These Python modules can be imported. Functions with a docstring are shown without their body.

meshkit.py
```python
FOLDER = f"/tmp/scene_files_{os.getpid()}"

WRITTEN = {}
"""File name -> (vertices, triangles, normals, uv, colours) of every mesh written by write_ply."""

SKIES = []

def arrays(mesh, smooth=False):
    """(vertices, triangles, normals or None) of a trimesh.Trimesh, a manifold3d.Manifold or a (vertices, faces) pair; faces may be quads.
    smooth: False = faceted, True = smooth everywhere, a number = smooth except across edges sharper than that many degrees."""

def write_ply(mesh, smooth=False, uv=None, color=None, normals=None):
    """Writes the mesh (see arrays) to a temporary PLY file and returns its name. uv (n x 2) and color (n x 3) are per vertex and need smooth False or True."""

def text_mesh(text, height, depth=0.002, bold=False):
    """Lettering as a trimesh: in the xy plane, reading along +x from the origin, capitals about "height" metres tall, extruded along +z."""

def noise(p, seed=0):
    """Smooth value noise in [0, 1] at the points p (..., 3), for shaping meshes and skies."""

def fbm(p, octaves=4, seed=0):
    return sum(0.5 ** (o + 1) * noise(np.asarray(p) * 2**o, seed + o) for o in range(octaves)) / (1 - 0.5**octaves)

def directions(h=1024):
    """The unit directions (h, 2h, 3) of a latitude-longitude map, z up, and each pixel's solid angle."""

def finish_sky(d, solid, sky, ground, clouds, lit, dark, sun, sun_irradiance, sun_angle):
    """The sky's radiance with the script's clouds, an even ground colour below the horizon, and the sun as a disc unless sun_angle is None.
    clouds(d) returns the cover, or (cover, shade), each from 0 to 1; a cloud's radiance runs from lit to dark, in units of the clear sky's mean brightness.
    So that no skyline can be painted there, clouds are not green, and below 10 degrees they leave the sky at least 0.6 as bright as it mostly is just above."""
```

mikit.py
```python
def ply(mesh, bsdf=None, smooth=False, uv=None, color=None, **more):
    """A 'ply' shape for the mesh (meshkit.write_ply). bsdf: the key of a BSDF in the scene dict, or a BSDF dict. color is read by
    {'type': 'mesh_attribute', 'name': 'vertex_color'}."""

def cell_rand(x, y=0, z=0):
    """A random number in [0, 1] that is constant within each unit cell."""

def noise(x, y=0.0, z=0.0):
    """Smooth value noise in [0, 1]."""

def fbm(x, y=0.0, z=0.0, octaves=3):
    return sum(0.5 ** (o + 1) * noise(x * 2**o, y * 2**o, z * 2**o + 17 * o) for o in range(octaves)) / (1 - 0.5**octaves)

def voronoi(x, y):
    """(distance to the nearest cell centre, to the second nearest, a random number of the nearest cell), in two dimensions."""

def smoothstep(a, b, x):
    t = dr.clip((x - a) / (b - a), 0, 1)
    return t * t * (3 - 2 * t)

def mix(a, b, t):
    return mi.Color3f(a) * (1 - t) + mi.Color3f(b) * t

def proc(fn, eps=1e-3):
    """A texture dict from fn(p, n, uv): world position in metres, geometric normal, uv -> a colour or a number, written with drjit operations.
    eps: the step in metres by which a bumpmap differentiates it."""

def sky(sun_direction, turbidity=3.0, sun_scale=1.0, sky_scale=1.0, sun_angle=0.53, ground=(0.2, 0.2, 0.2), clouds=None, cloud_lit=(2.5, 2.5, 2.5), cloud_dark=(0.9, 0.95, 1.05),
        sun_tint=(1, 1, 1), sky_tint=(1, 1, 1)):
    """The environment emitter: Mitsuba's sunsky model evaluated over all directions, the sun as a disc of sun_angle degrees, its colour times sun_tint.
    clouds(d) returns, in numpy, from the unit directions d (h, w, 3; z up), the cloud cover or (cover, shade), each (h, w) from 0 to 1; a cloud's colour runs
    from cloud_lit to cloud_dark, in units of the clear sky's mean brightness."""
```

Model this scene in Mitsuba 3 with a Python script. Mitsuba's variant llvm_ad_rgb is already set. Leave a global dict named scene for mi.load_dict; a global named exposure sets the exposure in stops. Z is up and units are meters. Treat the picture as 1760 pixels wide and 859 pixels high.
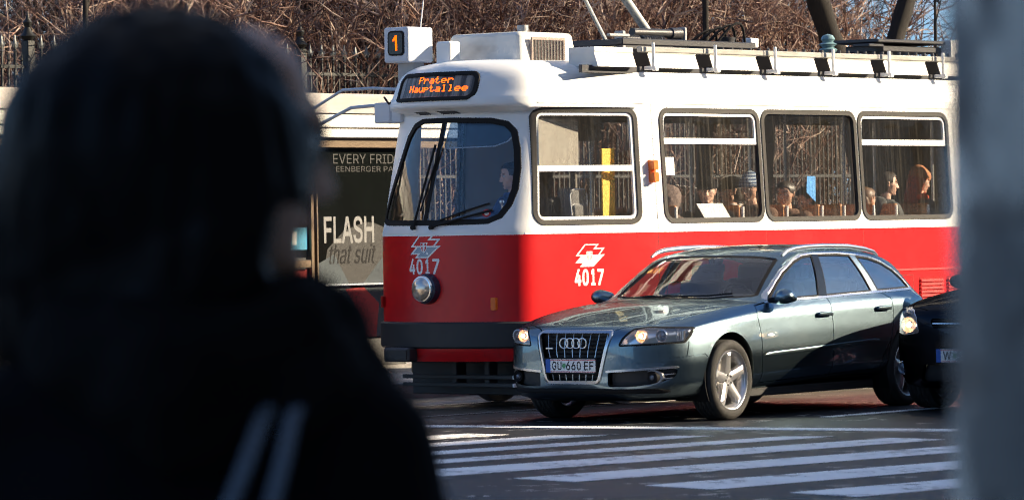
import math, random
import numpy as np, trimesh, manifold3d as m3, shapely
import shapely.geometry as sg
from shapely import affinity
import mitsuba as mi, mikit, meshkit
from mikit import proc, noise, fbm, voronoi, cell_rand, smoothstep, mix
import drjit as dr
T = mi.ScalarTransform4f
RNG = random.Random(7); NP = np.random.default_rng(7)
scene, labels = {}, {}

# ---------------------------------------------------------------- camera, sky, exposure
ROLL, PITCH, EYE = 0.0159, 0.0055, 1.60
scene['camera'] = {'type': 'thinlens', 'fov': math.degrees(2*math.atan(880/7470)), 'fov_axis': 'x',
    'to_world': T().look_at([0, 0, EYE], [0, math.cos(PITCH), EYE-math.sin(PITCH)], [math.sin(ROLL), 0, math.cos(ROLL)]),
    'aperture_radius': 0.0085, 'focus_distance': 36.8, 'near_clip': 0.05, 'far_clip': 2000.0}
SUN_AZ, SUN_EL = math.radians(5), math.radians(23.5)
SUN = [math.cos(SUN_AZ)*math.cos(SUN_EL), math.sin(SUN_AZ)*math.cos(SUN_EL), math.sin(SUN_EL)]
def cloud_cover(d):
    p = d/np.maximum(d[..., 2:3]+0.15, 0.05)
    c = meshkit.fbm(p*1.3, 5, 3)
    return np.clip((c-0.47)*3.5, 0, 1)*np.clip(d[..., 2]*14, .25, 1)*0.75
scene['sky'] = mikit.sky(SUN, turbidity=2.6, sun_tint=(.92, 1.0, 1.16), sky_tint=(.68, .94, 1.32), sun_scale=1.2, sky_scale=0.62, clouds=cloud_cover, cloud_lit=(1.6, 1.6, 1.65), cloud_dark=(0.8, 0.85, 0.95))
exposure = 2.9
# ---------------------------------------------------------------- materials
def rgb(*c): return {'type': 'rgb', 'value': [float(x) for x in c]}
def M(name, base, rough=0.5, metal=0.0, **kw):
    base = base if isinstance(base, dict) else rgb(*base)
    scene[name] = {'type': 'twosided', 'id': name, 'b': {'type': 'principled', 'base_color': base, 'roughness': rough, 'metallic': metal, **kw}}
    return name
def dirty(c, c2, sx, sz, amt=1.0):
    """a paint colour c with patches and streaks of c2"""
    def fn(p, n, uv):
        a = fbm(p.x*sx, p.y*sx, p.z*sz, 4)
        return mix(c, c2, dr.clip((a-0.42)*2.2*amt, 0, 1))
    return proc(fn)
M('m_white', dirty((.80, .80, .785), (.64, .63, .60), 2.2, 1.1, .5), .38, clearcoat=.5, clearcoat_gloss=.8)
def red_paint(p, n, uv):
    t = p.x*.646+p.y*.764; w = p.x*.764-p.y*.646
    a = fbm(p.x*3, p.y*3, p.z*1.4, 4); s = noise(t*26, p.z*1.1, w*26)*.6+noise(t*70, p.z*1.6, w*70)*.4
    c = mix((.62, .006, .010), (.50, .014, .018), dr.clip((a-.42)*1.8, 0, 1))
    return mix(c, (.20, .045, .035), smoothstep(.62, .95, s)*.45*smoothstep(1.6, .5, p.z+.5*a)+.10*smoothstep(.55, .9, a))
M('m_red', proc(red_paint), .32, clearcoat=.3, clearcoat_gloss=.9, specular=.35)
M('m_roofwhite', dirty((.70, .69, .64), (.42, .40, .36), 4.0, 6.0, 1.0), .55)
M('m_black', (.018, .018, .02), .55)
M('m_rubber', (.022, .021, .021), .7, specular=.12)
M('m_glossblack', (.008, .008, .009), .12)
M('m_greyrubber', (.045, .042, .039), .6, specular=.2)
M('m_darkmetal', (.05, .05, .055), .45, .4)
M('m_chrome', (.82, .83, .85), .12, 1.0)
M('m_alu', (.62, .61, .58), .35, 1.0)
M('m_greymetal', (.36, .37, .38), .5, .3)
M('m_board', (.045, .045, .043), .7)
M('m_steel', (.62, .60, .57), .45, .8)
M('m_letter', (.80, .80, .78), .5)
M('m_blueemblem', (.32, .40, .46), .5)
M('m_orange', (.85, .16, .01), .25, spec_tint=0.0, clearcoat=.8)
M('m_redlamp', (.35, .01, .01), .25, clearcoat=.8)
M('m_wood', dirty((.46, .20, .075), (.34, .13, .05), 14, 40), .4, clearcoat=.3)
M('m_lining', dirty((.20, .185, .16), (.13, .12, .105), 3, 2), .7)
M('m_floor', (.06, .058, .055), .8)
M('m_yellow', (.80, .46, .05), .5)
M('m_blind', dirty((.32, .30, .26), (.26, .24, .21), 30, 2), .9)
M('m_paper', (.80, .79, .75), .8)
M('m_bluecard', (.05, .30, .72), .6)
M('m_redpaint', (.62, .03, .03), .5)
M('m_greycloth', dirty((.16, .16, .16), (.09, .09, .09), 40, 40), .9)
M('m_cloudywhite', (.62, .64, .68), .4)
def streak_dirt(p, n, uv):
    t = p.x*.646+p.y*.764
    a = noise(t*34, p.z*.7, 3)*.55+noise(t*90, p.z*1.1, 9)*.45
    b = smoothstep(.45, .95, a)
    big = fbm(t*2.2, p.z*1.4, 5, 3)
    return dr.clip(.008+.07*b*(.1+1.2*big)+.025*big, 0, .3)
scene['m_dust'] = {'type': 'twosided', 'b': {'type': 'diffuse', 'reflectance': rgb(.50, .46, .39)}}
scene['m_tramglass'] = {'type': 'blendbsdf', 'weight': proc(streak_dirt), 'a': {'type': 'thindielectric', 'int_ior': 1.5}, 'b': {'type': 'twosided', 'b': {'type': 'diffuse', 'reflectance': rgb(.52, .47, .39)}}}
scene['m_glass'] = {'type': 'thindielectric', 'int_ior': 1.5}
scene['m_tintglass'] = {'type': 'thindielectric', 'int_ior': 1.55, 'specular_transmittance': rgb(.30, .36, .38)}
scene['m_cartint'] = {'type': 'thindielectric', 'int_ior': 2.1, 'specular_transmittance': rgb(.50, .58, .60)}
scene['m_screenglass'] = {'type': 'thindielectric', 'int_ior': 1.5, 'specular_transmittance': rgb(.62, .68, .68)}
scene['m_privacy'] = {'type': 'thindielectric', 'int_ior': 2.7, 'specular_transmittance': rgb(.08, .10, .11)}
scene['m_led'] = {'type': 'diffuse', 'reflectance': rgb(.5, .1, .0)}

# ---------------------------------------------------------------- mesh helpers
def tm(x):
    if isinstance(x, m3.Manifold):
        q = x.to_mesh(); return trimesh.Trimesh(np.array(q.vert_properties[:, :3]), np.array(q.tri_verts), process=False)
    return x
def man(mesh):
    return m3.Manifold(m3.Mesh(vert_properties=np.asarray(mesh.vertices, np.float32), tri_verts=np.asarray(mesh.faces, np.uint32)))
def cat(*ms):
    ms = [tm(m) for m in (ms[0] if len(ms) == 1 and isinstance(ms[0], (list, tuple)) else ms)]
    return trimesh.util.concatenate(ms)
def cbox(x0, x1, y0, y1, z0, z1, b=0.008):
    """a box with chamfered edges"""
    b = min(b, (x1-x0)*.3, (y1-y0)*.3, (z1-z0)*.3); P = []
    for x, sx in ((x0, 1), (x1, -1)):
        for y, sy in ((y0, 1), (y1, -1)):
            for z, sz in ((z0, 1), (z1, -1)):
                P += [(x, y+sy*b, z+sz*b), (x+sx*b, y, z+sz*b), (x+sx*b, y+sy*b, z)]
    return trimesh.convex.convex_hull(np.array(P))
def mbox(x0, x1, y0, y1, z0, z1):
    return m3.Manifold.cube((x1-x0, y1-y0, z1-z0)).translate((x0, y0, z0))
def ball(c, r, n=16): return m3.Manifold.sphere(r, n).translate(tuple(float(x) for x in c))
def hull(*parts): return m3.Manifold.batch_hull(list(parts))
def bone(a, ra, b, rb, n=16): return hull(ball(a, ra, n), ball(b, rb, n))
def ell(c, r, n=24, rot=(0, 0, 0)):
    return m3.Manifold.sphere(1, n).scale(tuple(r)).rotate(rot).translate(tuple(float(x) for x in c))
def rrect(x0, x1, y0, y1, r, n=6):
    return sg.box(x0+r, y0+r, x1-r, y1-r).buffer(r, quad_segs=n)
def extrude(poly, h):
    ps = getattr(poly, 'geoms', [poly])
    return trimesh.util.concatenate([trimesh.creation.extrude_polygon(p, h, engine='earcut') for p in ps if p.area > 1e-9])
def prism(poly, axis, a0, a1):
    """extrusion of a 2-D polygon: axis 'v' polygon (u,z); 'u' polygon (v,z); 'z' polygon (u,v)"""
    m = extrude(poly, a1-a0); x, y, h = m.vertices.T; h = h+a0
    if axis == 'v': return trimesh.Trimesh(np.c_[x, h, y], m.faces[:, ::-1], process=False)
    if axis == 'u': return trimesh.Trimesh(np.c_[h, x, y], m.faces, process=False)
    return trimesh.Trimesh(np.c_[x, y, h], m.faces, process=False)
def sheet2(poly, size):
    """flat triangulation of a polygon with edges no longer than size: (n,2) points, faces"""
    m = man(extrude(poly, 1.0)).refine_to_length(size); m = tm(m)
    v, f = m.vertices, m.faces
    keep = (v[f][:, :, 2] > 1-1e-5).all(1); f = f[keep]
    used = np.unique(f); idx = np.zeros(len(v), int); idx[used] = np.arange(len(used))
    return v[used][:, :2], idx[f]
def tube(pts, r, n=8, caps=True):
    P = np.asarray(pts, float); k = len(P); r = np.broadcast_to(np.asarray(r, float), (k,))
    t = np.gradient(P, axis=0); t /= np.linalg.norm(t, axis=1, keepdims=True)+1e-12
    a = np.array([0, 0, 1.0]) if abs(t[0, 2]) < .9 else np.array([1.0, 0, 0])
    V = []; ang = np.arange(n)*2*np.pi/n
    for i in range(k):
        s = np.cross(a, t[i]); s /= np.linalg.norm(s)+1e-12; a2 = np.cross(t[i], s)
        V.append(P[i]+r[i]*(np.cos(ang)[:, None]*s+np.sin(ang)[:, None]*a2)); a = a2
    V = np.vstack(V); F = []
    for i in range(k-1):
        for j in range(n):
            q = (j+1) % n; F += [(i*n+j, i*n+q, (i+1)*n+q), (i*n+j, (i+1)*n+q, (i+1)*n+j)]
    if caps:
        V = np.vstack([V, P[0], P[-1]]); c0, c1 = k*n, k*n+1
        for j in range(n):
            q = (j+1) % n; F += [(c0, q, j), (c1, (k-1)*n+j, (k-1)*n+q)]
    return trimesh.Trimesh(V, F, process=False)
def lathe(prof, n=32, axis='z', c=(0, 0, 0)):
    """prof: (radius, height) from one end to the other, closed by discs when the radius is 0"""
    P = np.asarray(prof, float); k = len(P); ang = np.arange(n)*2*np.pi/n
    V = np.stack([np.outer(P[:, 0], np.cos(ang)), np.outer(P[:, 0], np.sin(ang)), np.repeat(P[:, 1:2], n, 1)], -1).reshape(-1, 3); F = []
    for i in range(k-1):
        for j in range(n):
            q = (j+1) % n; F += [(i*n+j, i*n+q, (i+1)*n+q), (i*n+j, (i+1)*n+q, (i+1)*n+j)]
    if axis == 'u': V = V[:, [2, 0, 1]]
    if axis == 'v': V = V[:, [1, 2, 0]]
    return trimesh.Trimesh(V+np.asarray(c, float), F, process=False)
def loft(R):
    """rings (k,n,3), closed loops, ends closed by fans"""
    R = np.asarray(R, float); k, n, _ = R.shape; V = np.vstack([R.reshape(-1, 3), R[0].mean(0), R[-1].mean(0)]); j = np.arange(n); q = (j+1) % n; F = []
    for i in range(k-1):
        a, b = i*n, (i+1)*n
        F += [np.c_[a+j, a+q, b+q], np.c_[a+j, b+q, b+j]]
    F += [np.c_[np.full(n, k*n), q, j], np.c_[np.full(n, k*n+1), (k-1)*n+j, (k-1)*n+q]]
    m = trimesh.Trimesh(V, np.vstack(F), process=False)
    if m.volume < 0: m.invert()
    return m
class Frame:
    """local (u back along the axis, v towards the near side, z up) to the world; yaw from the view direction"""
    def __init__(s, ox, oy, yaw, oz=0.0):
        s.o = np.array([ox, oy, oz]); s.b = np.array([math.sin(yaw), math.cos(yaw), 0]); s.n = np.array([math.cos(yaw), -math.sin(yaw), 0])
    def pts(s, p):
        p = np.atleast_2d(np.asarray(p, float)); return s.o+p[:, :1]*s.b+p[:, 1:2]*s.n+p[:, 2:3]*np.array([0, 0, 1.0])
    def mesh(s, m):
        m = tm(m); return trimesh.Trimesh(s.pts(m.vertices), m.faces[:, ::-1], process=False)
class Plain:
    """right-handed placement: rotation about z and a shift"""
    def __init__(s, x=0, y=0, z=0, deg=0): s.o = np.array([x, y, z], float); a = math.radians(deg); s.R = np.array([[math.cos(a), -math.sin(a), 0], [math.sin(a), math.cos(a), 0], [0, 0, 1]])
    def pts(s, p): return np.asarray(p, float)@s.R.T+s.o
    def mesh(s, m): m = tm(m); return trimesh.Trimesh(s.pts(m.vertices), m.faces, process=False)
WORLD = Plain()
def key_for(base):
    if base not in scene and base not in labels: return base
    i = 1
    while f'{base}_{i:03d}' in scene or f'{base}_{i:03d}' in labels: i += 1
    return f'{base}_{i:03d}'
def put(key, mesh, mat, fr=WORLD, smooth=False, number=True, label=None, **kw):
    key = key_for(key) if number else key
    scene[key] = mikit.ply(fr.mesh(mesh), mat, smooth=smooth, **kw)
    if label: labels[key] = {'label': label}
    return key
def thing(base, label, category, group=None):
    key = key_for(base); labels[key] = {'label': label, 'category': category}
    if group: labels[key]['group'] = group
    return key
def structure(key, mesh, mat, fr=WORLD, label=None, smooth=False, kind='structure'):
    put(key, mesh, mat, fr, smooth, number=False); labels[key] = {'kind': kind}
    if label: labels[key]['label'] = label
    return key
# ---------------------------------------------------------------- the tram: shape
TRAM = Frame(-0.736, 37.861, 0.702)
def gsmooth(P, s):
    from scipy.ndimage import gaussian_filter1d
    return gaussian_filter1d(P, s, axis=0, mode='nearest')
def tram_half():
    R, th = 1.23, np.linspace(0, math.radians(43.0), 40)
    arc = np.c_[R*(1-np.cos(th)), R*np.sin(th)]
    side = np.array([[1.78, 1.15], [2.6, 1.15]])
    pl = np.vstack([[[arc[1, 0], -arc[1, 1]]], arc, side])
    L = np.r_[0, np.cumsum(np.linalg.norm(np.diff(pl, axis=0), axis=1))]
    s = np.arange(0, L[-1], .015); d = np.c_[np.interp(s, L, pl[:, 0]), np.interp(s, L, pl[:, 1])]
    d = gsmooth(d, 5.0)
    k = d[:, 1] > 0; d = d[k]
    near = d[d[:, 0] < .75]; far = d[d[:, 0] >= .75][::6]
    return np.vstack([[[0, 0]], near[1:], far, [[4.0, 1.15], [6.0, 1.15], [8.6, 1.15], [9.3, 1.10], [9.75, .95], [9.95, .70], [10.0, 0]]])
HALF = tram_half()
PROFILE = np.array([  # z, side inset, front set-back
    (.45, .05, .05), (.50, .01, .01), (.56, 0, 0), (.80, 0, 0), (1.20, 0, 0), (1.555, 0, .0), (1.60, .004, .012), (1.66, .012, .03), (2.00, .032, .105), (2.30, .05, .175), (2.56, .066, .235),
    (2.60, .070, .235), (2.625, .072, .13), (2.642, .073, .085), (2.67, .074, .075), (2.725, .076, .082), (2.742, .082, .105), (2.80, .095, .130), (2.88, .125, .155), (2.94, .17, .185), (2.985, .24, .225), (3.022, .34, .29), (3.048, .48, .39), (3.064, .66, .55), (3.07, .85, .75)])
def set_back(u): t = np.clip(u/1.5, 0, 1); return 1-t*t*(3-2*t)
def tram_ring(z, si, fb):
    u, v = HALF[:, 0]+fb*set_back(HALF[:, 0]), HALF[:, 1]*(1-si/1.15)
    rear = np.clip((HALF[:, 0]-8.6)/1.4, 0, 1); u = u-rear*fb*.6
    return np.vstack([np.c_[u, v, np.full(len(u), z)], np.c_[u, -v, np.full(len(u), z)][-2:0:-1]])
def prof(z): return np.interp(z, PROFILE[:, 0], PROFILE[:, 1]), np.interp(z, PROFILE[:, 0], PROFILE[:, 2])
def side_v(u, z):
    si, fb = prof(z); uu = HALF[:-1, 0]+fb*set_back(HALF[:-1, 0]); return np.interp(u, uu, HALF[:-1, 1]*(1-si/1.15))
def front_u(v, z):
    si, fb = prof(z); h = HALF[HALF[:, 0] < 1.6]; return np.interp(abs(v), h[:, 1]*(1-si/1.15), h[:, 0]+fb*set_back(h[:, 0]))
side_v, front_u = np.vectorize(side_v), np.vectorize(front_u)
# ---------------------------------------------------------------- the setting (laid out in the tram's street axes: u along the rails, v across)
def asphalt(p, n, uv):
    g = noise(p.x*60, p.y*60)*.5+noise(p.x*160, p.y*160)*.5
    big = fbm(p.x*.5, p.y*.5, 2, 4)
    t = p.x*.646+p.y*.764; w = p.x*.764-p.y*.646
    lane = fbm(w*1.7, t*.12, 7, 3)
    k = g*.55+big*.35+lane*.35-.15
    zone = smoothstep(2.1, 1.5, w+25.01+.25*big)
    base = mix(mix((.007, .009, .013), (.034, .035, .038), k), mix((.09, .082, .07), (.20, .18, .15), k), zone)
    spots = smoothstep(.74, .80, noise(p.x*4.1, p.y*4.1, 3))*smoothstep(.5, .7, noise(p.x*23, p.y*23, 9))
    a, b, c = voronoi(p.x*.55+.25*noise(p.x*3, p.y*3), p.y*.55+.25*noise(p.x*3, p.y*3, 7))
    crack = smoothstep(.035, .0, b-a)*smoothstep(.45, .7, c)
    patch = smoothstep(.80, .82, cell_rand(dr.floor(t*.22), dr.floor(w*.5)))
    base = mix(base, base*.62, dr.clip(patch*.8+crack, 0, 1))
    return mix(base, (.30, .29, .28), spots*.7)
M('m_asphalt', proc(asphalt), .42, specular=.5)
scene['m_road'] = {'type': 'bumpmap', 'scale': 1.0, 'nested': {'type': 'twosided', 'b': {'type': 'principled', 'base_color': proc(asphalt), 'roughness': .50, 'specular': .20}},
    'tex': proc(lambda p, n, uv: .0022*noise(p.x*70, p.y*70)+.0012*noise(p.x*170, p.y*170, 5), .004)}
def stripe_paint(p, n, uv):
    g = fbm(p.x*22, p.y*22, 1, 4); w = fbm(p.x*3, p.y*3, 8, 3)
    wear = smoothstep(.60, .74, g*.6+w*.45)
    return mix(mix((.84, .84, .84), (.70, .70, .70), w), (.12, .12, .12), wear*.8)
M('m_stripe', proc(stripe_paint), .5)
M('m_concrete', dirty((.33, .31, .28), (.22, .21, .19), 1.5, 1.5), .8)
M('m_kerb', dirty((.36, .35, .33), (.24, .23, .22), 3, 3), .8)
M('m_soil', dirty((.11, .085, .06), (.07, .06, .045), 2, 2), .95)
GROUND = TRAM
structure('ground', prism(sg.box(-400, -420, 420, 400), 'z', -.06, -.05), 'm_soil', GROUND, 'bare winter ground around the road')
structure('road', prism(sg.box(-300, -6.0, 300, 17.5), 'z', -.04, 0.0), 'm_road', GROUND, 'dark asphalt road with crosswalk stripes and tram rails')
structure('pavement', prism(sg.box(-300, 17.65, 300, 60), 'z', -.04, .12), 'm_concrete', GROUND, 'grey pavement on the near side')
structure('kerb', cbox(-120, 120, 17.5, 17.65, -.04, .13, .01), 'm_kerb', GROUND, 'stone kerb of the near pavement')
structure('platform', prism(sg.box(-60, -7.4, 120, -2.15), 'z', -.04, .14), 'm_concrete', GROUND, 'tram stop platform beyond the rails')
structure('platform_kerb', cbox(-60, 120, -2.15, -2.0, -.04, .15, .01), 'm_kerb', GROUND, 'stone kerb of the tram stop platform')
# tram rails: steel head and dark groove
for v in (-.7175, .7175, -3.4, -4.8):
    if v < -2: continue
    put('road__rail', prism(sg.box(-60, v-.03, 120, v+.03), 'z', .001, .005), 'm_steel', GROUND)
    put('road__groove', prism(sg.box(-60, v+.032, 120, v+.072), 'z', .001, .003), 'm_black', GROUND)
put('road__track_slab', prism(sg.box(-60, -1.25, 120, -.75), 'z', .0005, .002), 'm_concrete', GROUND)
STR = [  # crosswalk stripes: (u,v) corners
    [(-7.80, 9.68), (-7.93, 10.27), (-2.9, 10.62), (-2.75, 10.1)], [(-7.62, 8.45), (-7.76, 9.09), (-2.85, 9.36), (-2.70, 8.84)], [(-7.40, 7.21), (-7.52, 7.81), (-2.66, 8.15), (-2.52, 7.63)],
    [(-7.30, 6.03), (-7.42, 6.64), (-2.33, 7.02), (-2.28, 6.53)], [(-7.25, 5.17), (-7.35, 5.52), (-2.28, 5.99), (-2.42, 5.63)], [(-7.2, 4.32), (-7.3, 4.70), (-2.55, 5.08), (-2.68, 4.78)],
    [(-7.1, 3.52), (-7.2, 3.85), (-2.80, 4.24), (-2.92, 3.85)], [(-7.0, 2.60), (-7.1, 3.02), (-3.0, 3.44), (-3.02, 3.03)], [(-6.9, 1.70), (-7.0, 2.15), (-3.1, 2.5), (-3.1, 2.1)]]
for q in STR: put('road__crosswalk_stripe', prism(sg.Polygon(q), 'z', .001, .0045), 'm_stripe', GROUND)
put('road__stop_line', prism(sg.Polygon([(-2.10, 1.55), (-2.38, 1.6), (-1.30, 6.36), (-.98, 6.30)]), 'z', .001, .0045), 'm_stripe', GROUND)
put('road__lane_line', prism(sg.Polygon([(.3, 3.98), (9, 3.5), (9, 3.62), (.3, 4.10)]), 'z', .001, .0045), 'm_stripe', GROUND)
# the row of houses on the near side, whose eaves throw the shade on the crossing
HB = Frame(*TRAM.pts([[0, 29.5, 0]])[0][:2], .702)
M('m_stone', dirty((.40, .36, .29), (.30, .27, .22), .6, .6), .8)
M('m_darkglass', (.03, .035, .04), .08)
house = thing('town_house', 'long stone town house row on the near side of the street, behind the viewer', 'building')
HH = 15.6
hw = mbox(-70, 120, 0, 14, 0, HH)
wins = [(u, z) for u in np.arange(-66, 118, 3.4) for z in (1.0, 5.2, 9.0, 12.2)]
hw = hw-m3.Manifold.batch_boolean([mbox(u, u+1.5, -.5, .35, z, z+2.4 if z < 12 else z+1.7) for u, z in wins], m3.OpType.Add)
put(f'{house}__wall', hw, 'm_stone', HB)
put(f'{house}__cornice', cat(cbox(-70.3, 120.3, -.6, .2, HH-.5, HH-.02, .1), cbox(-70.2, 120.2, -.25, .1, 4.5, 4.8, .05)), 'm_stone', HB)
put(f'{house}__window_glass', cat([cbox(u, u+1.5, .28, .33, z, (z+2.4 if z < 12 else z+1.7), .004) for u, z in wins]), 'm_darkglass', HB); labels[f'{house}__window_glass'] = {'kind': 'stuff'}
# tables so that the surface functions are quick
_ug, _zg, _vg = np.r_[np.linspace(0, 2.4, 160), np.linspace(2.5, 9, 20)], np.linspace(.43, 3.12, 180), np.linspace(0, .95, 120)
from scipy.interpolate import RegularGridInterpolator as RGI
_SV = RGI((_ug, _zg), side_v(_ug[:, None], _zg[None]), bounds_error=False, fill_value=None)
_FU = RGI((_vg, _zg), front_u(_vg[:, None], _zg[None]), bounds_error=False, fill_value=None)
def sv(u, z): return _SV(np.c_[u, z])
def fu(v, z): return _FU(np.c_[np.abs(v), z])
PROFILE[0, 0] = .43
def on_side(poly, h0, h1, size=.07, far=False):
    m = tm(man(extrude(poly, h1-h0)).refine_to_length(size)); x, y, h = m.vertices.T; v = sv(x, y)+h+h0
    return trimesh.Trimesh(np.c_[x, -v if far else v, y], m.faces if far else m.faces[:, ::-1], process=False)
def on_front(poly, h0, h1, size=.05):
    m = tm(man(extrude(poly, h1-h0)).refine_to_length(size)); x, y, h = m.vertices.T
    return trimesh.Trimesh(np.c_[fu(x, y)-h-h0, x, y], m.faces[:, ::-1], process=False)
def pane_side(poly, h, far=False):
    P, f = sheet2(poly, .12); v = sv(P[:, 0], P[:, 1])+h
    return trimesh.Trimesh(np.c_[P[:, 0], -v if far else v, P[:, 1]], f, process=False)
def pane_front(poly, h, size=.05):
    P, f = sheet2(poly, size); return trimesh.Trimesh(np.c_[fu(P[:, 0], P[:, 1])-h, P[:, 0], P[:, 1]], f, process=False)
def soft(pts, r): return sg.Polygon(pts).buffer(-r, join_style=1).buffer(r, quad_segs=8)
def flat_text(txt, w, h, bold=False):
    """lettering as a 2-D polygon filling w x h from the origin"""
    m = meshkit.text_mesh(txt, 1.0, 1.0, bold); v, f = m.vertices, m.faces; k = (v[f][:, :, 2] > .99).all(1)
    p = shapely.union_all([sg.Polygon(t[:, :2]) for t in v[f[k]]]).buffer(0); a, b, c, d = p.bounds
    return affinity.scale(affinity.translate(p, -a, -b), w/(c-a), h/(d-b), origin=(0, 0))
FONT = {'P': '11110,10001,10001,11110,10000,10000,10000', 'r': '00000,00000,10110,11001,10000,10000,10000', 'a': '00000,00000,01110,00001,01111,10001,01111',
        't': '01000,01000,11100,01000,01000,01001,00110', 'e': '00000,00000,01110,10001,11111,10000,01110', 'H': '10001,10001,10001,11111,10001,10001,10001',
        'u': '00000,00000,10001,10001,10001,10011,01101', 'p': '00000,00000,11110,10001,11110,10000,10000', 'l': '01100,00100,00100,00100,00100,00100,01110', '1': '00100,01100,00100,00100,00100,00100,01110'}
def dots(txt, x0, y0, dx, dy, step=6):
    B = []
    for i, c in enumerate(txt):
        for r, row in enumerate(FONT[c].split(',')):
            B += [sg.box(x0+(i*step+k)*dx, y0-r*dy, x0+(i*step+k+.93)*dx, y0-(r-.9)*dy) for k, b in enumerate(row) if b == '1']
    return shapely.union_all([b.buffer(.0004) for b in B])

WIN1 = soft([(.445, 1.625), (1.595, 1.625), (1.60, 2.607), (.535, 2.607)], .09)
WINS = [rrect(a, b, 1.625, 2.608, .10, 8) for a, b in ((1.92, 3.35), (3.42, 4.86), (4.93, 6.38), (6.64, 8.05))]
SCREEN = soft([(-.64, 1.632), (-.2, 1.628), (.3, 1.628), (.56, 1.634), (.655, 1.68), (.712, 1.784), (.740, 1.92), (.738, 2.1), (.716, 2.27), (.676, 2.425), (.605, 2.50), (.475, 2.530), (.12, 2.542), (-.26, 2.540), (-.37, 2.50), (-.455, 2.40), (-.575, 2.1), (-.672, 1.892), (-.745, 1.72), (-.735, 1.655)], .03)
DEST = soft([(-.53, 2.712), (.41, 2.712), (.41, 2.942), (-.53, 2.942)], .075)
outer = man(loft([tram_ring(*p) for p in PROFILE]))
def inset(d, z0, z1):
    zs = np.unique(np.r_[z0, PROFILE[(PROFILE[:, 0] > z0) & (PROFILE[:, 0] < z1), 0], z1])
    R = [tram_ring(z, prof(z)[0]+d, prof(z)[1]+d) for z in zs]
    for r in R: r[:, 0] = np.minimum(r[:, 0], 10-d)
    return man(loft(R))
cuts = [man(prism(w, 'v', .4, 1.5)) for w in WINS]+[man(prism(WIN1, 'v', .4, 1.5)), man(prism(SCREEN, 'u', -.5, .75))]
FAR_WINS = [rrect(a, b, z0, 2.60, .08) for a, b, z0 in ((.9, 1.7, 1.0), (1.95, 2.75, 1.0), (3.0, 4.4, 1.63), (4.55, 5.3, 1.0), (5.45, 6.25, 1.0), (6.45, 7.9, 1.63))]
cuts += [man(prism(w, 'v', -1.5, -.4)) for w in FAR_WINS]
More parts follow.
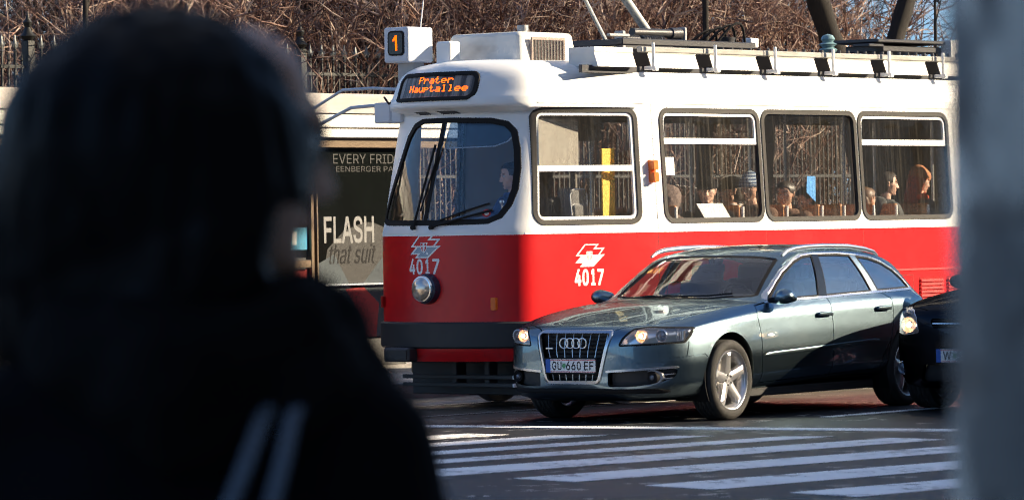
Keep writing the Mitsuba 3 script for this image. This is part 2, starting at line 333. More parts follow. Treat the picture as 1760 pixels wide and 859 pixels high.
cuts = m3.Manifold.batch_boolean(cuts, m3.OpType.Add)
shell = outer-inset(.035, .86, 3.02)-cuts
tram = thing('tram', 'red and white city tram on line 1, car number 4017 on its nose', 'tram')
up, low = shell.split_by_plane((0, 0, 1), 1.525)
lining = (inset(.045, .875, 3.00)-inset(.055, .89, 2.99)-cuts)
put(f'{tram}__upper_body', up, 'm_white', TRAM, 28, label='white upper body with rounded roof edge')
put(f'{tram}__lower_body', low, 'm_red', TRAM, 28, label='red lower body')
put(f'{tram}__interior_lining', lining, 'm_lining', TRAM, 28)
put(f'{tram}__floor', inset(.06, .82, .858), 'm_floor', TRAM)
# bumper band round the nose
ring = lambda z, h: np.vstack([r for r in [tram_ring(z, -h, -h)]])
band = (man(loft([tram_ring(z, si, si) for z, si in ((.545, -.012), (.56, -.026), (.76, -.026), (.775, -.012))]))-man(loft([tram_ring(z, .004, .004) for z in (.5, .8)])))
band = band ^ mbox(-.3, 1.75, -1.5, 1.5, .4, 1)
put(f'{tram}__bumper_band', band, 'm_black', TRAM, 28, label='black rubber band round the nose')
# windows
def window(w, kind, far=False):
    key = put(f'{tram}__window', on_side(w.buffer(.022).difference(w.buffer(-.022)), -.02, .012, far=far), 'm_greyrubber', TRAM, 30)
    inner = w.buffer(-.0225)
    if kind == 'fixed': put(f'{key}__pane', pane_side(inner, -.014, far), 'm_tramglass', TRAM); return key
    bar_z = {'hopper': 2.335, 'drop': 2.095}[kind]
    x0, y0, x1, y1 = inner.bounds
    top = inner.intersection(sg.box(x0, bar_z-.028, x1, y1)) if kind == 'hopper' else inner
    fr = top.difference(top.buffer(-.028)).union(inner.intersection(sg.box(x0, bar_z-.026, x1, bar_z+.026)))
    put(f'{key}__frame', on_side(fr, -.028, -.002, far=far), 'm_letter', TRAM, 30)
    put(f'{key}__pane', pane_side(inner, -.016, far), 'm_tramglass', TRAM)
    return key
w1 = window(WIN1, 'drop')
wk = [window(w, k) for w, k in zip(WINS, ('hopper', 'fixed', 'hopper', 'fixed'))]
for w in FAR_WINS: put(f'{tram}__far_window', on_side(w.buffer(.02).difference(w.buffer(-.03)), -.03, .012, far=True), 'm_greyrubber', TRAM, 30, label='window on the far side')
for w in FAR_WINS: put(f'{tram}__far_pane', pane_side(w.buffer(-.02), -.016, True), 'm_tramglass', TRAM)
put(f'{tram}__rain_strip', on_side(sg.Polygon([(.46, 2.628), (1.62, 2.628), (1.56, 2.642), (.6, 2.642)]), 0, .03), 'm_white', TRAM)
nt = put(f'{wk[0]}__notice', on_side(sg.box(1.975, 2.03, 2.10, 2.19), -.0135, -.0125), 'm_paper', TRAM, label='white notice with red edges stuck inside the glass')
# windscreen
ws = put(f'{tram}__windscreen', on_front(SCREEN.buffer(.012).difference(SCREEN.buffer(-.034)), -.02, .008, .04), 'm_rubber', TRAM, 30)
put(f'{ws}__pane', pane_front(SCREEN.buffer(-.03), -.006, .04), 'm_tintscreen' if 'm_tintscreen' in scene else 'm_glass', TRAM, True)
put(f'{ws}__centre_post', on_front(sg.Polygon([(-.075, 1.64), (-.035, 1.64), (.035, 2.53), (0, 2.53)]), -.03, .0, .1), 'm_rubber', TRAM)
visor = soft([(.02, 2.28), (.50, 2.29), (.60, 2.33), (.665, 2.42), (.62, 2.50), (.05, 2.52)], .03)
scene['m_visor'] = {'type': 'thindielectric', 'int_ior': 1.4, 'specular_transmittance': rgb(.10, .17, .32)}
put(f'{tram}__sun_visor', pane_front(visor, -.05), 'm_visor', TRAM, label='blue tinted sun visor behind the windscreen')
put(f'{tram}__sun_visor__edge', on_front(visor.difference(visor.buffer(-.008)).intersection(sg.box(-.1, 2.2, .7, 2.42)), -.055, -.045), 'm_greymetal', TRAM)
stk = put(f'{ws}__sticker', on_front(sg.Point(.535, 1.715).buffer(.034).difference(sg.Point(.535, 1.715).buffer(.020)), -.004, -.003), 'm_redpaint', TRAM, label='red ring sticker in the lower corner of the windscreen')
put(f'{stk}__field', on_front(sg.Point(.535, 1.715).buffer(.020), -.004, -.003), 'm_paper', TRAM)
def front_bar(pts, r, h, **kw):
    P = np.array(pts, float); P = np.array([P[0]+(P[1]-P[0])*t for t in np.linspace(0, 1, 8)]) if len(P) == 2 else P
    return tube(np.c_[fu(P[:, 0], P[:, 1])-h, P], r, 6)
for (a, b, c, d) in (((-.16, 1.60), (-.02, 2.32), (-.11, 1.74), (.05, 2.38)), ((.06, 1.60), (.60, 1.74), (.13, 1.66), (.56, 1.80))):
    arm = put(f'{tram}__wiper', cat(front_bar((a, b), .011, .03), lathe([(0, 0), (.022, .004), (.02, .035), (0, .04)], 12, 'u', (fu(np.array([a[0]]), np.array([a[1]]))[0]-.05, a[0], a[1]))), 'm_rubber', TRAM, 30)
    put(f'{arm}__blade', front_bar((c, d), .008, .016), 'm_rubber', TRAM, 30)
for v0, v1 in ((-.30, -.16), (.0, .17)):
    put(f'{tram}__vent', on_front(sg.Polygon([(v0, 2.585), (v1+.02, 2.585), (v1-.02, 2.612), (v0-.05, 2.612)]), -.01, .003, .05), 'm_darkmetal', TRAM)
# destination display
ds = put(f'{tram}__destination_display', on_front(DEST.buffer(.012).difference(DEST.buffer(-.022)), -.01, .018, .04), 'm_rubber', TRAM, 30)
def streaks(p, n, uv):  # grey streaks paint reflections into the screen colour
    t = p.x*.764-p.y*.646; a = noise(t*45, p.z*2, 1)*.6+noise(t*110+p.z*9, p.z*1.5, 4)*.4
    return mix((.055, .045, .04), (.26, .22, .19), smoothstep(.40, .75, a))
M('m_displayreflect', proc(streaks), .35, clearcoat=.6)
put(f'{ds}__screen', on_front(DEST.buffer(-.0215), .001, .006, .05), 'm_displayreflect', TRAM, True)
led = lambda p, h0, h1: on_front(p, h0, h1, .3)
scene['m_ledoff'] = {'type': 'diffuse', 'reflectance': rgb(.4, .06, .0)}
d1, d2 = dots('Prater', -.215, 2.907, .0114, .0088), dots('Hauptallee', -.335, 2.833, .0114, .0088)
for nm, d in (('first_line', d1), ('second_line', d2)):
    k = put(f'{ds}__{nm}', led(d, .006, .008), 'm_ledoff', TRAM, label='glowing orange dot lettering')
    scene[k]['emitter'] = {'type': 'area', 'radiance': rgb(.50, .055, .003)}
# lettering and emblems
Ue = lambda P: sg.Polygon([((x-240)/280, (188-y)/280) for x, y in P])
UP_ = Ue([(98, 193), (190, 84), (326, 84), (300, 117), (384, 117), (330, 186), (240, 193)])
LO_ = Ue([(384, 180), (272, 292), (142, 292), (170, 258), (96, 258), (160, 186), (240, 180)])
UPI = Ue([(128, 181), (196, 96), (300, 96), (268, 131), (356, 131), (318, 181)])
LOI = Ue([(352, 195), (266, 280), (172, 280), (198, 246), (130, 246), (172, 195)])
SH = Ue([(204, 150), (262, 150), (262, 205), (250, 232), (233, 246), (216, 232), (204, 205)])
SHI, CR = SH.buffer(-.02), Ue([(224, 158), (242, 158), (242, 238), (224, 238)]).union(Ue([(212, 176), (254, 176), (254, 190), (212, 190)]))
def emblem(key, place, mapper, on_red):
    f = lambda p, a, b: mapper(place(p), a, b)
    k = put(f'{tram}__emblem', f(shapely.union_all([UP_, LO_]), .0005, .002), 'm_letter', TRAM, label='white zigzag transport emblem with shield')
    put(f'{k}__red_field', f(UPI, .002, .003), 'm_red', TRAM)
    if on_red: put(f'{k}__grey_field', f(LOI, .002, .003), 'm_blueemblem', TRAM)
    put(f'{k}__shield', f(SH, .003, .004), 'm_letter', TRAM)
    put(f'{k}__shield_field', f(SHI.difference(CR), .004, .005), 'm_red' if on_red else 'm_greymetal', TRAM)
emblem('front', lambda p: affinity.translate(affinity.scale(p, .35, .27, origin=(0, 0)), -.035, 1.432), lambda p, a, b: on_front(p, a, b, .06), True)
emblem('side', lambda p: affinity.translate(affinity.scale(p, .318, .265, origin=(0, 0)), 1.025, 1.333), lambda p, a, b: on_side(p, a, b, .1), False)
def number(x0, z0, w, h, mapper):
    P = []
    for i, c in enumerate('4017'):
        ww = .19 if c != '1' else .12
        P.append(affinity.translate(flat_text(c, ww*w, h), (i*.262+(.04 if c == '1' else 0))*w, 0))
    put(f'{tram}__car_number', mapper(affinity.translate(shapely.union_all(P), x0, z0), .0005, .002), 'm_letter', TRAM, label='white car number 4017')
number(-.228, 1.194, .36, .128, lambda p, a, b: on_front(p.buffer(.004), a, b, .05))
number(.86, 1.075, .315, .135, lambda p, a, b: on_side(p.buffer(.006), a, b, .1))
# headlight, lamps
hz, hv = 1.065, .0
hl = put(f'{tram}__headlight', lathe([(.135, .03), (.135, -.02), (.128, -.06), (.112, -.072), (.108, -.06), (.105, -.02)], 40, 'u', (.005, hv, hz)), M('m_lampring', (.02, .03, .06), .3, .2, clearcoat=.8), TRAM, 40, label='single round headlight with dark ring')
put(f'{hl}__rim', lathe([(.112, -.07), (.118, -.085), (.11, -.098), (.10, -.10), (.098, -.09)], 40, 'u', (.005, hv, hz)), 'm_chrome', TRAM, 40)
def lens_band(p, n, uv): return mix((.80, .76, .70), (.86, .66, .46), noise(p.x*8, p.y*8, p.z*14))
put(f'{hl}__reflector', lathe([(0, -.06), (.05, -.066), (.098, -.092)], 32, 'u', (.02, hv, hz)), 'm_chrome', TRAM, True)
put(f'{hl}__lens', lathe([(.10, -.095), (.085, -.118), (.055, -.136), (.025, -.143), (0, -.145)], 32, 'u', (.005, hv, hz)), M('m_lens', proc(lens_band), .18, .75), TRAM, True)
put(f'{tram}__indicator', on_front(rrect(.602, .638, .875, .985, .01), 0, .03), 'm_orange', TRAM, 30, label='small orange indicator lamp')
put(f'{tram}__marker_lamp', on_front(rrect(-.765, -.70, .90, 1.0, .01), -.01, .04), 'm_redlamp', TRAM, 30, label='dark red marker lamp')
base = put(f'{tram}__side_lamp', on_side(rrect(1.725, 1.785, 1.965, 2.165, .012), 0, .03), 'm_orange', TRAM, label='pair of orange lamps beside the door window')
for z0, z1 in ((1.97, 2.055), (2.075, 2.16)): put(f'{base}__lens', on_side(rrect(1.728, 1.782, z0, z1, .012), .03, .065), 'm_orange', TRAM, 30)
# under the nose
put(f'{tram}__coupler_cover', cbox(-.09, .04, -.46, -.16, .43, .555, .015), 'm_darkmetal', TRAM)
put(f'{tram}__coupler_cover__face', cbox(-.10, -.088, -.44, -.18, .45, .535, .004), 'm_black', TRAM)
for z in (.20, .27):
    b = put(f'{tram}__guard_board', cbox(.34, .37, -.62, .66, z, z+.035, .006), 'm_board', TRAM)
    put(f'{b}__end', cbox(.335, .375, .66, .68, z, z+.035, .004), 'm_letter', TRAM)  # board ends coloured white to stand for sunlight on them
put(f'{tram}__underframe', cat(cbox(.6, 9.5, -.75, .75, .40, .80), cbox(1.4, 3.6, -.62, .62, .22, .5), cbox(.62, .66, -.75, .75, .12, .5), cbox(5.9, 8.2, -.62, .62, .22, .5), cbox(.36, .5, -.06, .0, .2, .5), cbox(.38, .5, .30, .36, .2, .5)), 'm_black', TRAM)  # includes a black plate added to darken the space under the nose
for u in (1.75, 3.3, 6.1, 7.9):
    for v in (-.72, .72):
        put(f'{tram}__wheel', lathe([(0, -.065), (.20, -.065), (.30, -.05), (.335, -.055), (.335, .055), (.30, .05), (.20, .065), (0, .065)], 28, 'v', (u, v, .34)), 'm_darkmetal', TRAM, 30)
# louvre and trim line low on the side
for x0, x1 in ((5.80, 6.20), (6.26, 6.70)):
    lv = put(f'{tram}__louvre', on_side(sg.box(x0, .74, x1, 1.05), .0, .004), 'm_redlamp', TRAM)
    for i in range(8): put(f'{lv}__slat', on_side(sg.box(x0+.01, .755+i*.036, x1-.01, .778+i*.036), .004, .022, .5), 'm_redpaint', TRAM)
put(f'{tram}__trim_strip', on_side(sg.box(3.6, 1.118, 8.4, 1.136), 0, .012, .5), 'm_redpaint', TRAM)

M('m_seam', (.05, .045, .042), .7, specular=.1)
put(f'{tram}__gutter', on_side(sg.box(.55, 2.664, 9.0, 2.676), 0, .011, .4), 'm_white', TRAM)
put(f'{tram}__waist_moulding', on_side(sg.box(.34, 1.526, 9.0, 1.546), 0, .007, .3), 'm_white', TRAM)
for u in (1.80, 3.385, 4.895, 6.5, 8.2): put(f'{tram}__panel_seam', on_side(sg.box(u-.0025, .46, u+.0025, 1.52), 0, .0012, .4), 'm_seam', TRAM)
for u in (1.80, 6.5): put(f'{tram}__panel_seam', on_side(sg.box(u-.002, 1.55, u+.002, 2.66), 0, .0012, .4), 'm_seam', TRAM)
for u0, u1 in ((1.9, 2.9), (4.0, 4.8), (4.98, 5.7)): put(f'{tram}__hatch', on_side(sg.box(u0, .56, u1, 1.08).difference(sg.box(u0+.006, .566, u1-.006, 1.074)), 0, .0015, .4), 'm_seam', TRAM)
put(f'{tram}__rivet_row', cat([on_side(sg.Point(u, 1.49).buffer(.008, quad_segs=2), 0, .004) for u in np.arange(.6, 8.9, .16)]), 'm_red', TRAM); labels[f'{tram}__rivet_row'] = {'kind': 'stuff'}
# ---- roof
def wedge(x0, x1, z0, z1, v0, v1, lean=.04):
    return trimesh.convex.convex_hull(np.array([(x0, v0, z0), (x1, v0, z0), (x0, v1, z0), (x1, v1, z0), (x0+lean, v0+lean, z1), (x1-lean*.3, v0+lean, z1), (x0+lean, v1-lean, z1), (x1-lean*.3, v1-lean, z1)]))
def rounded(m, r):
    return m3.Manifold.batch_hull([m3.Manifold.sphere(r, 20).translate(tuple(p)) for p in m.vertices])
w = wedge(.80, 1.52, 2.98, 3.255, -.41, .41, .05)
au = put(f'{tram}__air_unit', rounded(w, .055), 'm_roofwhite', TRAM, 35, label='cream air unit with side grille on the front of the roof')
gfr = put(f'{au}__grille', cbox(.90, 1.37, .452, .468, 3.02, 3.26, .004), M('m_tanmetal', (.34, .26, .22), .6), TRAM)
put(f'{gfr}__opening', cbox(.92, 1.35, .466, .470, 3.055, 3.235, .001), 'm_black', TRAM)
for i in range(10): put(f'{au}__slat', cbox(.938+i*.042, .944+i*.042, .468, .480, 3.055, 3.235, .002), 'm_tanmetal', TRAM)
put(f'{tram}__roof_tray', cbox(1.6, 9.0, -.75, .75, 2.99, 3.10, .02), 'm_darkmetal', TRAM)  # tray coloured dark so the gaps between roof boxes look shaded
put(f'{tram}__roof_seam', cbox(.98, 9.0, .93, .965, 2.93, 3.0, .004), 'm_darkmetal', TRAM)  # dark strip standing for the shadow line under the roof boxes
rb = put(f'{tram}__roof_beacon', rounded(trimesh.creation.box((.10, .12, .16), trimesh.transformations.translation_matrix((.50, -.16, 3.13))), .025), 'm_letter', TRAM, 35, label='small pale box at the roof front')
put(f'{tram}__roof_vent', lathe([(.045, 3.26), (.045, 3.32), (.05, 3.32), (.05, 3.37), (0, 3.372)], 20, 'z', (.98, .3, 0)), 'm_greymetal', TRAM, 40)
us = [1.87+.903*i for i in range(8)]
def trough(x0, x1):
    prf = [(.70, 2.99), (1.03, 2.985), (.985, 3.11), (.993, 3.115), (.988, 3.16), (.70, 3.16)]
    return prism(sg.Polygon(prf), 'u', x0, x1)
put(f'{tram}__roof_box', trough(1.13, us[0]-.20), 'm_roofwhite', TRAM)
for i, u in enumerate(us):
    put(f'{tram}__roof_box', trough(u+.012, u+.903-.20), 'm_roofwhite', TRAM)
    put(f'{tram}__roof_box_end', trough(u+.004, u+.0115), 'm_seam', TRAM)  # dark panel standing for the shade in the gap beside each bracket
    put(f'{tram}__bracket', cat(cbox(u-.012, u+.012, 1.05, 1.075, 2.97, 3.205, .004), cbox(u-.012, u+.012, .9, 1.09, 2.965, 3.0, .004), cbox(u-.022, u+.03, 1.06, 1.10, 2.955, 2.985, .004)), 'm_letter', TRAM)
    put(f'{tram}__roof_edge', cbox(u-.10, u+.80, .95, 1.008, 3.122, 3.172, .008), M('m_roofedge', dirty((.40, .39, .36), (.22, .21, .19), 5, 9), .6) if i == 0 else 'm_roofedge', TRAM)
# pantograph
pg = put(f'{tram}__pantograph', cat(cbox(2.2, 4.2, -.45, -.37, 3.22, 3.28), cbox(2.2, 4.2, .37, .45, 3.22, 3.28), cbox(2.3, 2.38, -.45, .45, 3.22, 3.28), cbox(4.0, 4.08, -.45, .45, 3.22, 3.28)), 'm_darkmetal', TRAM, label='raised current collector with springs and grey arms')
put(f'{pg}__lower_arm', cat(tube([(3.15, .0, 3.36), (2.45, .0, 4.0)], .042, 10), tube([(2.45, 0, 4.0), (3.6, 0, 5.0)], .03, 10), tube([(3.6, -.75, 5.0), (3.6, .75, 5.0)], .025, 8)), M('m_paleblue', (.55, .58, .58), .45, .3), TRAM, 40)
put(f'{pg}__thin_rod', tube([(2.45, .05, 3.28), (2.0, .05, 3.85)], .018, 8), 'm_paleblue', TRAM, 40)
put(f'{pg}__cylinder', lathe([(0, 0), (.04, 0), (.04, .55), (.055, .56), (.055, .7), (0, .7)], 14, 'u', (2.78, .1, 3.36)), 'm_darkmetal', TRAM, 40)
for x0, x1 in ((2.52, 2.74), (2.80, 3.12)):
    t = np.linspace(0, 1, 90); a = t*2*np.pi*9
    put(f'{pg}__spring', tube(np.c_[x0+(x1-x0)*t, .2+.035*np.cos(a), 3.285+.035*np.sin(a)], .011, 6), 'm_darkmetal', TRAM, 40)
for q in (cbox(3.50, 3.54, .05, .15, 3.28, 3.42), cbox(2.45, 2.5, .15, .25, 3.2, 3.36), cbox(2.2, 2.5, .26, .30, 3.30, 3.33)): put(f'{pg}__bracket', q, 'm_greymetal', TRAM)
for k in range(4):
    t = np.linspace(0, 1, 14); put(f'{pg}__cable', tube(np.c_[3.62+.42*t+.05*k, .1+.07*k+.1*np.sin(t*3), 3.27+(.13+.02*k)*np.sin(np.pi*t)], .013, 6), 'm_rubber', TRAM, 40)
put(f'{tram}__insulator', lathe([(.075, 3.22), (.09, 3.25), (.05, 3.27), (.09, 3.30), (.05, 3.32), (.07, 3.35), (.05, 3.385), (0, 3.40)], 20, 'z', (5.55, .3, 0)), M('m_bluegreen', (.16, .27, .30), .35), TRAM, 40, label='blue grey bell shaped insulator')
put(f'{tram}__horn', lathe([(.07, 3.24), (.075, 3.30), (.08, 3.33), (0, 3.335)], 18, 'z', (3.95, .3, 0)), 'm_darkmetal', TRAM, 40)
put(f'{tram}__cable_box', cbox(4.25, 4.38, .25, .35, 3.24, 3.33), 'm_letter', TRAM)
put(f'{tram}__resistor_cover', cat(cbox(6.1, 7.35, -.1, .5, 3.325, 3.36), cbox(6.25, 7.3, 0, .45, 3.24, 3.30), cbox(5.95, 6.2, .3, .5, 3.28, 3.31)), 'm_darkmetal', TRAM)
yb = put(f'{tram}__warning_box', cbox(7.25, 8.0, .44, .56, 3.16, 3.37), 'm_letter', TRAM, label='white roof box marked with two black triangles')
for x0 in (7.36, 7.72): put(f'{yb}__triangle', prism(sg.Polygon([(x0, 3.20), (x0+.15, 3.20), (x0+.075, 3.35)]).difference(sg.Polygon([(x0+.06, 3.225), (x0+.09, 3.225), (x0+.075, 3.275)])), 'v', .56, .562), 'm_rubber', TRAM)
t = np.arange(5.0, 6.4, .12)
for x in np.arange(3.2, 7.2, .14): put(f'{tram}__roof_bolt', cbox(x-.012, x+.012, .80, .83, 3.155, 3.19+.03*((x*7.3) % 1), .003), 'm_darkmetal', TRAM)
# line number box
nb = put(f'{tram}__line_box', rounded(trimesh.creation.box((.30, .245, .27), trimesh.transformations.translation_matrix((.56, -.68, 3.222))), .022), 'm_cloudywhite', TRAM, 35, label='roof box with glowing orange 1')
put(f'{tram}__line_box__post', cbox(.52, .66, -.78, -.58, 2.88, 3.10), 'm_greymetal', TRAM)
put(f'{nb}__frame', prism(rrect(-.765, -.575, 3.125, 3.345, .04), 'u', .378, .39), 'm_rubber', TRAM)
put(f'{nb}__screen', prism(rrect(-.75, -.59, 3.14, 3.33, .03), 'u', .374, .379), M('m_screen', (.015, .014, .013), .25, clearcoat=.8), TRAM)
one = shapely.union_all([sg.box(-.672, 3.17, -.650, 3.305), sg.Polygon([(-.66, 3.305), (-.66, 3.275), (-.70, 3.25), (-.70, 3.268), (-.668, 3.305)])])
k = put(f'{nb}__digit', prism(one, 'u', .371, .374), 'm_ledoff', TRAM); scene[k]['emitter'] = {'type': 'area', 'radiance': rgb(.42, .040, .001)}
put(f'{tram}__aerial', tube([(.7, -.66, 3.36), (.75, -.64, 3.75)], .006, 6), 'm_letter', TRAM)
# mirror arm and camera box at the far front corner
put(f'{tram}__mirror_arm', cat(tube([(.50, -.70, 2.66), (.36, -.95, 2.69), (.36, -1.2, 2.68), (.34, -1.62, 2.52), (.34, -1.75, 2.46)], .016, 8), tube([(.5, -.72, 2.83), (.36, -.95, 2.845), (.36, -1.3, 2.84), (.34, -1.7, 2.66), (.34, -1.8, 2.60)], .014, 8), cat(tube([(.34, -1.76, 2.62), (.34, -1.76, 1.95)], .014, 8))), M('m_paleblue2', (.50, .56, .62), .4, .3), TRAM, 40)
put(f'{tram}__mirror', cat(rounded(trimesh.creation.box((.05, .2, .42), trimesh.transformations.translation_matrix((.34, -1.78, 2.2))), .02)), 'm_black', TRAM, 35)
put(f'{tram}__camera_box', cat(cbox(.36, .66, -.93, -.735, 2.53, 2.715, .012), cbox(.37, .65, -.735, -.62, 2.535, 2.71, .008)), 'm_cloudywhite', TRAM)
put(f'{tram}__cable', tube([(.36, -.60, 2.80), (.33, -.64, 2.73), (.33, -.72, 2.70), (.36, -.80, 2.76)], .01, 6), 'm_rubber', TRAM, 40)

# ---- inside
put(f'{tram}__dashboard', cat(cbox(.16, .48, -.55, .55, 1.2, 1.64, .03), cbox(.34, .52, .0, .40, 1.3, 1.69, .03)), M('m_dash', (.09, .11, .15), .7), TRAM)
put(f'{tram}__steering_console', cat(tube([(.46, .52, 1.6), (.42, .50, 1.80)], .012, 8), ball((.42, .50, 1.81), .022)), 'm_chrome', TRAM, 40)
put(f'{tram}__cab_partition', cat(cbox(1.72, 1.76, -1.05, -.3, .88, 2.8), cbox(1.72, 1.76, .55, 1.03, .88, 1.7), cbox(1.72, 1.76, -.3, .55, 2.35, 2.8), cbox(1.72, 1.76, .2, .26, .88, 2.4)), M('m_partition', (.11, .10, .09), .6), TRAM)
put(f'{tram}__yellow_panel', cbox(1.30, 1.48, .90, .915, 1.2, 2.27, .006), 'm_yellow', TRAM, label='yellow upright panel behind the cab window')
put(f'{tram}__blind', cbox(.56, 1.16, .755, .765, 2.12, 2.53, .002), 'm_blind', TRAM, label='grey roller blind in the cab window')
put(f'{tram}__driver_seat', cat(rounded(trimesh.creation.box((.10, .40, .5), trimesh.transformations.translation_matrix((1.0, .40, 1.55))), .05), rounded(trimesh.creation.box((.40, .40, .08), trimesh.transformations.translation_matrix((.80, .40, 1.25))), .05)), 'm_black', TRAM, 35)
for v in (-.35, .35):
    put(f'{tram}__grab_rail', cat(tube([(1.9, v, 2.72), (8.5, v, 2.72)], .017, 8), *[tube([(u, v, .86), (u, v, 2.9)], .017, 8) for u in (2.7, 4.2, 5.7, 7.2)]), 'm_alu', TRAM, 40)
for u in np.arange(2.0, 7.8, .42):
    put(f'{tram}__hand_loop', tube([(u, .35+.03*math.cos(a), 2.60+.045*math.sin(a)) for a in np.linspace(0, 6.28, 14)], .008, 6), 'm_rubber', TRAM, 40)
def seat(u, v, deg=0):
    f = lambda m: TRAM_at(u, v, deg, m)
    k = put(f'{tram}__seat', f(cat(rounded(trimesh.creation.box((.015, .34, .42), trimesh.transformations.translation_matrix((.20, 0, 1.53))), .018), rounded(trimesh.creation.box((.36, .34, .015), trimesh.transformations.translation_matrix((0, 0, 1.28))), .018))), 'm_wood', TRAM, 35)
    put(f'{k}__frame', f(cat(*[tube([(.22, s*.2, .88), (.215, s*.2, 1.3), (.225, s*.2, 1.745)], .014, 8) for s in (-1, 1)], tube([(-.15, 0, .88), (-.1, 0, 1.27)], .03, 8))), 'm_letter', TRAM, 40)
def TRAM_at(u, v, deg, m):
    m = tm(m); a = math.radians(deg); R = np.array([[math.cos(a), -math.sin(a), 0], [math.sin(a), math.cos(a), 0], [0, 0, 1]])
    return trimesh.Trimesh(m.vertices@R.T+[u, v, 0], m.faces, process=False)
SEATS = [(2.42, .83, 180), (2.92, .86), (3.81, .45), (3.77, .73), (4.36, .70), (4.66, .74), (5.50, .80, 180), (5.97, .73, 180), (6.46, .76, 180), (7.4, .8), (3.3, -.78), (4.1, -.78), (6.7, -.78), (7.5, -.78)]
for q in SEATS: seat(*q)
# ---------------------------------------------------------------- estate car: body as a loft, cut like sheet metal
def paint(name, c, flake, alpha=.19):
    def fn(p, n, uv): return mix(c, flake, .42+.12*noise(p.x*60, p.y*60, p.z*60)+.08*noise(p.x*9, p.y*9, p.z*6))
    scene[name] = {'type': 'twosided', 'b': {'type': 'blendbsdf', 'weight': .5, 'a': {'type': 'roughconductor', 'material': 'none', 'alpha': alpha, 'specular_reflectance': proc(fn)}, 'b': {'type': 'plastic', 'int_ior': 1.55, 'diffuse_reflectance': rgb(*[x*.06 for x in c])}}}
    return name
paint('m_carblue', (.15, .225, .275), (.36, .47, .54), .19)
paint('m_carblack', (.012, .013, .018), (.025, .027, .035))
M('m_plastic', (.014, .014, .015), .7, specular=.1)
M('m_tyre', dirty((.020, .0195, .019), (.042, .039, .035), 14, 14), .8)
M('m_rim', (.66, .66, .67), .3, .85)
M('m_carseat', (.055, .05, .048), .8)
M('m_satin', (.70, .71, .73), .25, 1.0)
M('m_lampsilver', (.75, .76, .78), .2, 1.0)
scene['m_lampglow'] = {'type': 'diffuse', 'reflectance': rgb(.7, .45, .2)}
M('m_amberglass', (.86, .70, .54), .2, .8, clearcoat=.8)
M('m_band', (.02, .10, .42), .5)
M('m_plate', (.72, .73, .72), .4)
M('m_platered', (.5, .03, .03), .5)
M('m_green', (.10, .32, .14), .6)

def pch(tab):
    from scipy.interpolate import PchipInterpolator
    a = np.array(tab, float); f = PchipInterpolator(a[:, 0], a[:, 1]); lo, hi = a[0, 0], a[-1, 0]
    return lambda u: f(np.clip(u, lo, hi))
class Body:
    """half sections along u, from the middle of the floor round the flank to the middle of the roof"""
    def __init__(s, t): s.f = {k: pch(v) for k, v in t.items()}; s.u0, s.u1 = t['W'][0][0], t['W'][-1][0]
    def section(s, u, n=72):
        g = {k: float(f(u)) for k, f in s.f.items()}
        W, zb, zs, Wb, zl, vr, zr, zc, zm = (g[k] for k in ('W', 'zb', 'zs', 'Wb', 'zl', 'vr', 'zr', 'zc', 'zm'))
        h = max(zm-zb, .01)
        low = np.array([(0, zb), (.70*W, zb), (.90*W, zb+.10*h), (.975*W, zb+.40*h), (W, zm), (.995*W, zm+.45*(zs-zm)), (.975*W, zs), (Wb+.3*(.975*W-Wb), zs+.72*(zl-zs)), (Wb, zl)])
        k = np.linspace(0, 1, 14)[1:, None]; a, b = np.array([Wb, zl]), np.array([vr, zr]); d = b-a
        bulge = .035*np.hypot(*d)
        side = a+k*d+np.c_[4*k*(1-k)*bulge, 4*k*(1-k)*bulge*.2]
        t = np.linspace(1, 0, 26)[1:]; top = np.c_[t*vr, zc-(zc-zr)*t**2.4]
        P = np.vstack([low, side, top]); L = np.r_[0, np.cumsum(np.hypot(*np.diff(P, axis=0).T))]
        m = np.linspace(0, L[-1], 240); Q = np.c_[np.interp(m, L, P[:, 0]), np.interp(m, L, P[:, 1])]
        from scipy.ndimage import gaussian_filter1d
        sg_ = max(1.0, .016/(L[-1]/239))
        e = np.vstack([Q[60:0:-1]*[-1, 1], Q, Q[-2:-62:-1]*[-1, 1]]); e = gaussian_filter1d(e, sg_, axis=0)[60:-60]
        j = np.linspace(0, 239, n); return np.c_[np.interp(j, np.arange(240), e[:, 0]), np.interp(j, np.arange(240), e[:, 1])]
    def mesh(s, du=.022, n=72):
        us = np.unique(np.round(np.r_[s.u0+np.array([0, .003, .008, .015, .025, .037, .052, .07, .09, .11]), np.arange(s.u0+.13, s.u1-.12, du), s.u1-np.array([0, .004, .012, .025, .045, .07, .1])], 4))
        R = []
        for u in us:
            q = s.section(u, n); q[0, 0] = q[-1, 0] = 0
            R.append(np.vstack([np.c_[np.full(n, u), q], np.c_[np.full(n, u), -q[:, 0], q[:, 1]][-2:0:-1]]))
        s.R = np.array(R); return loft(s.R)
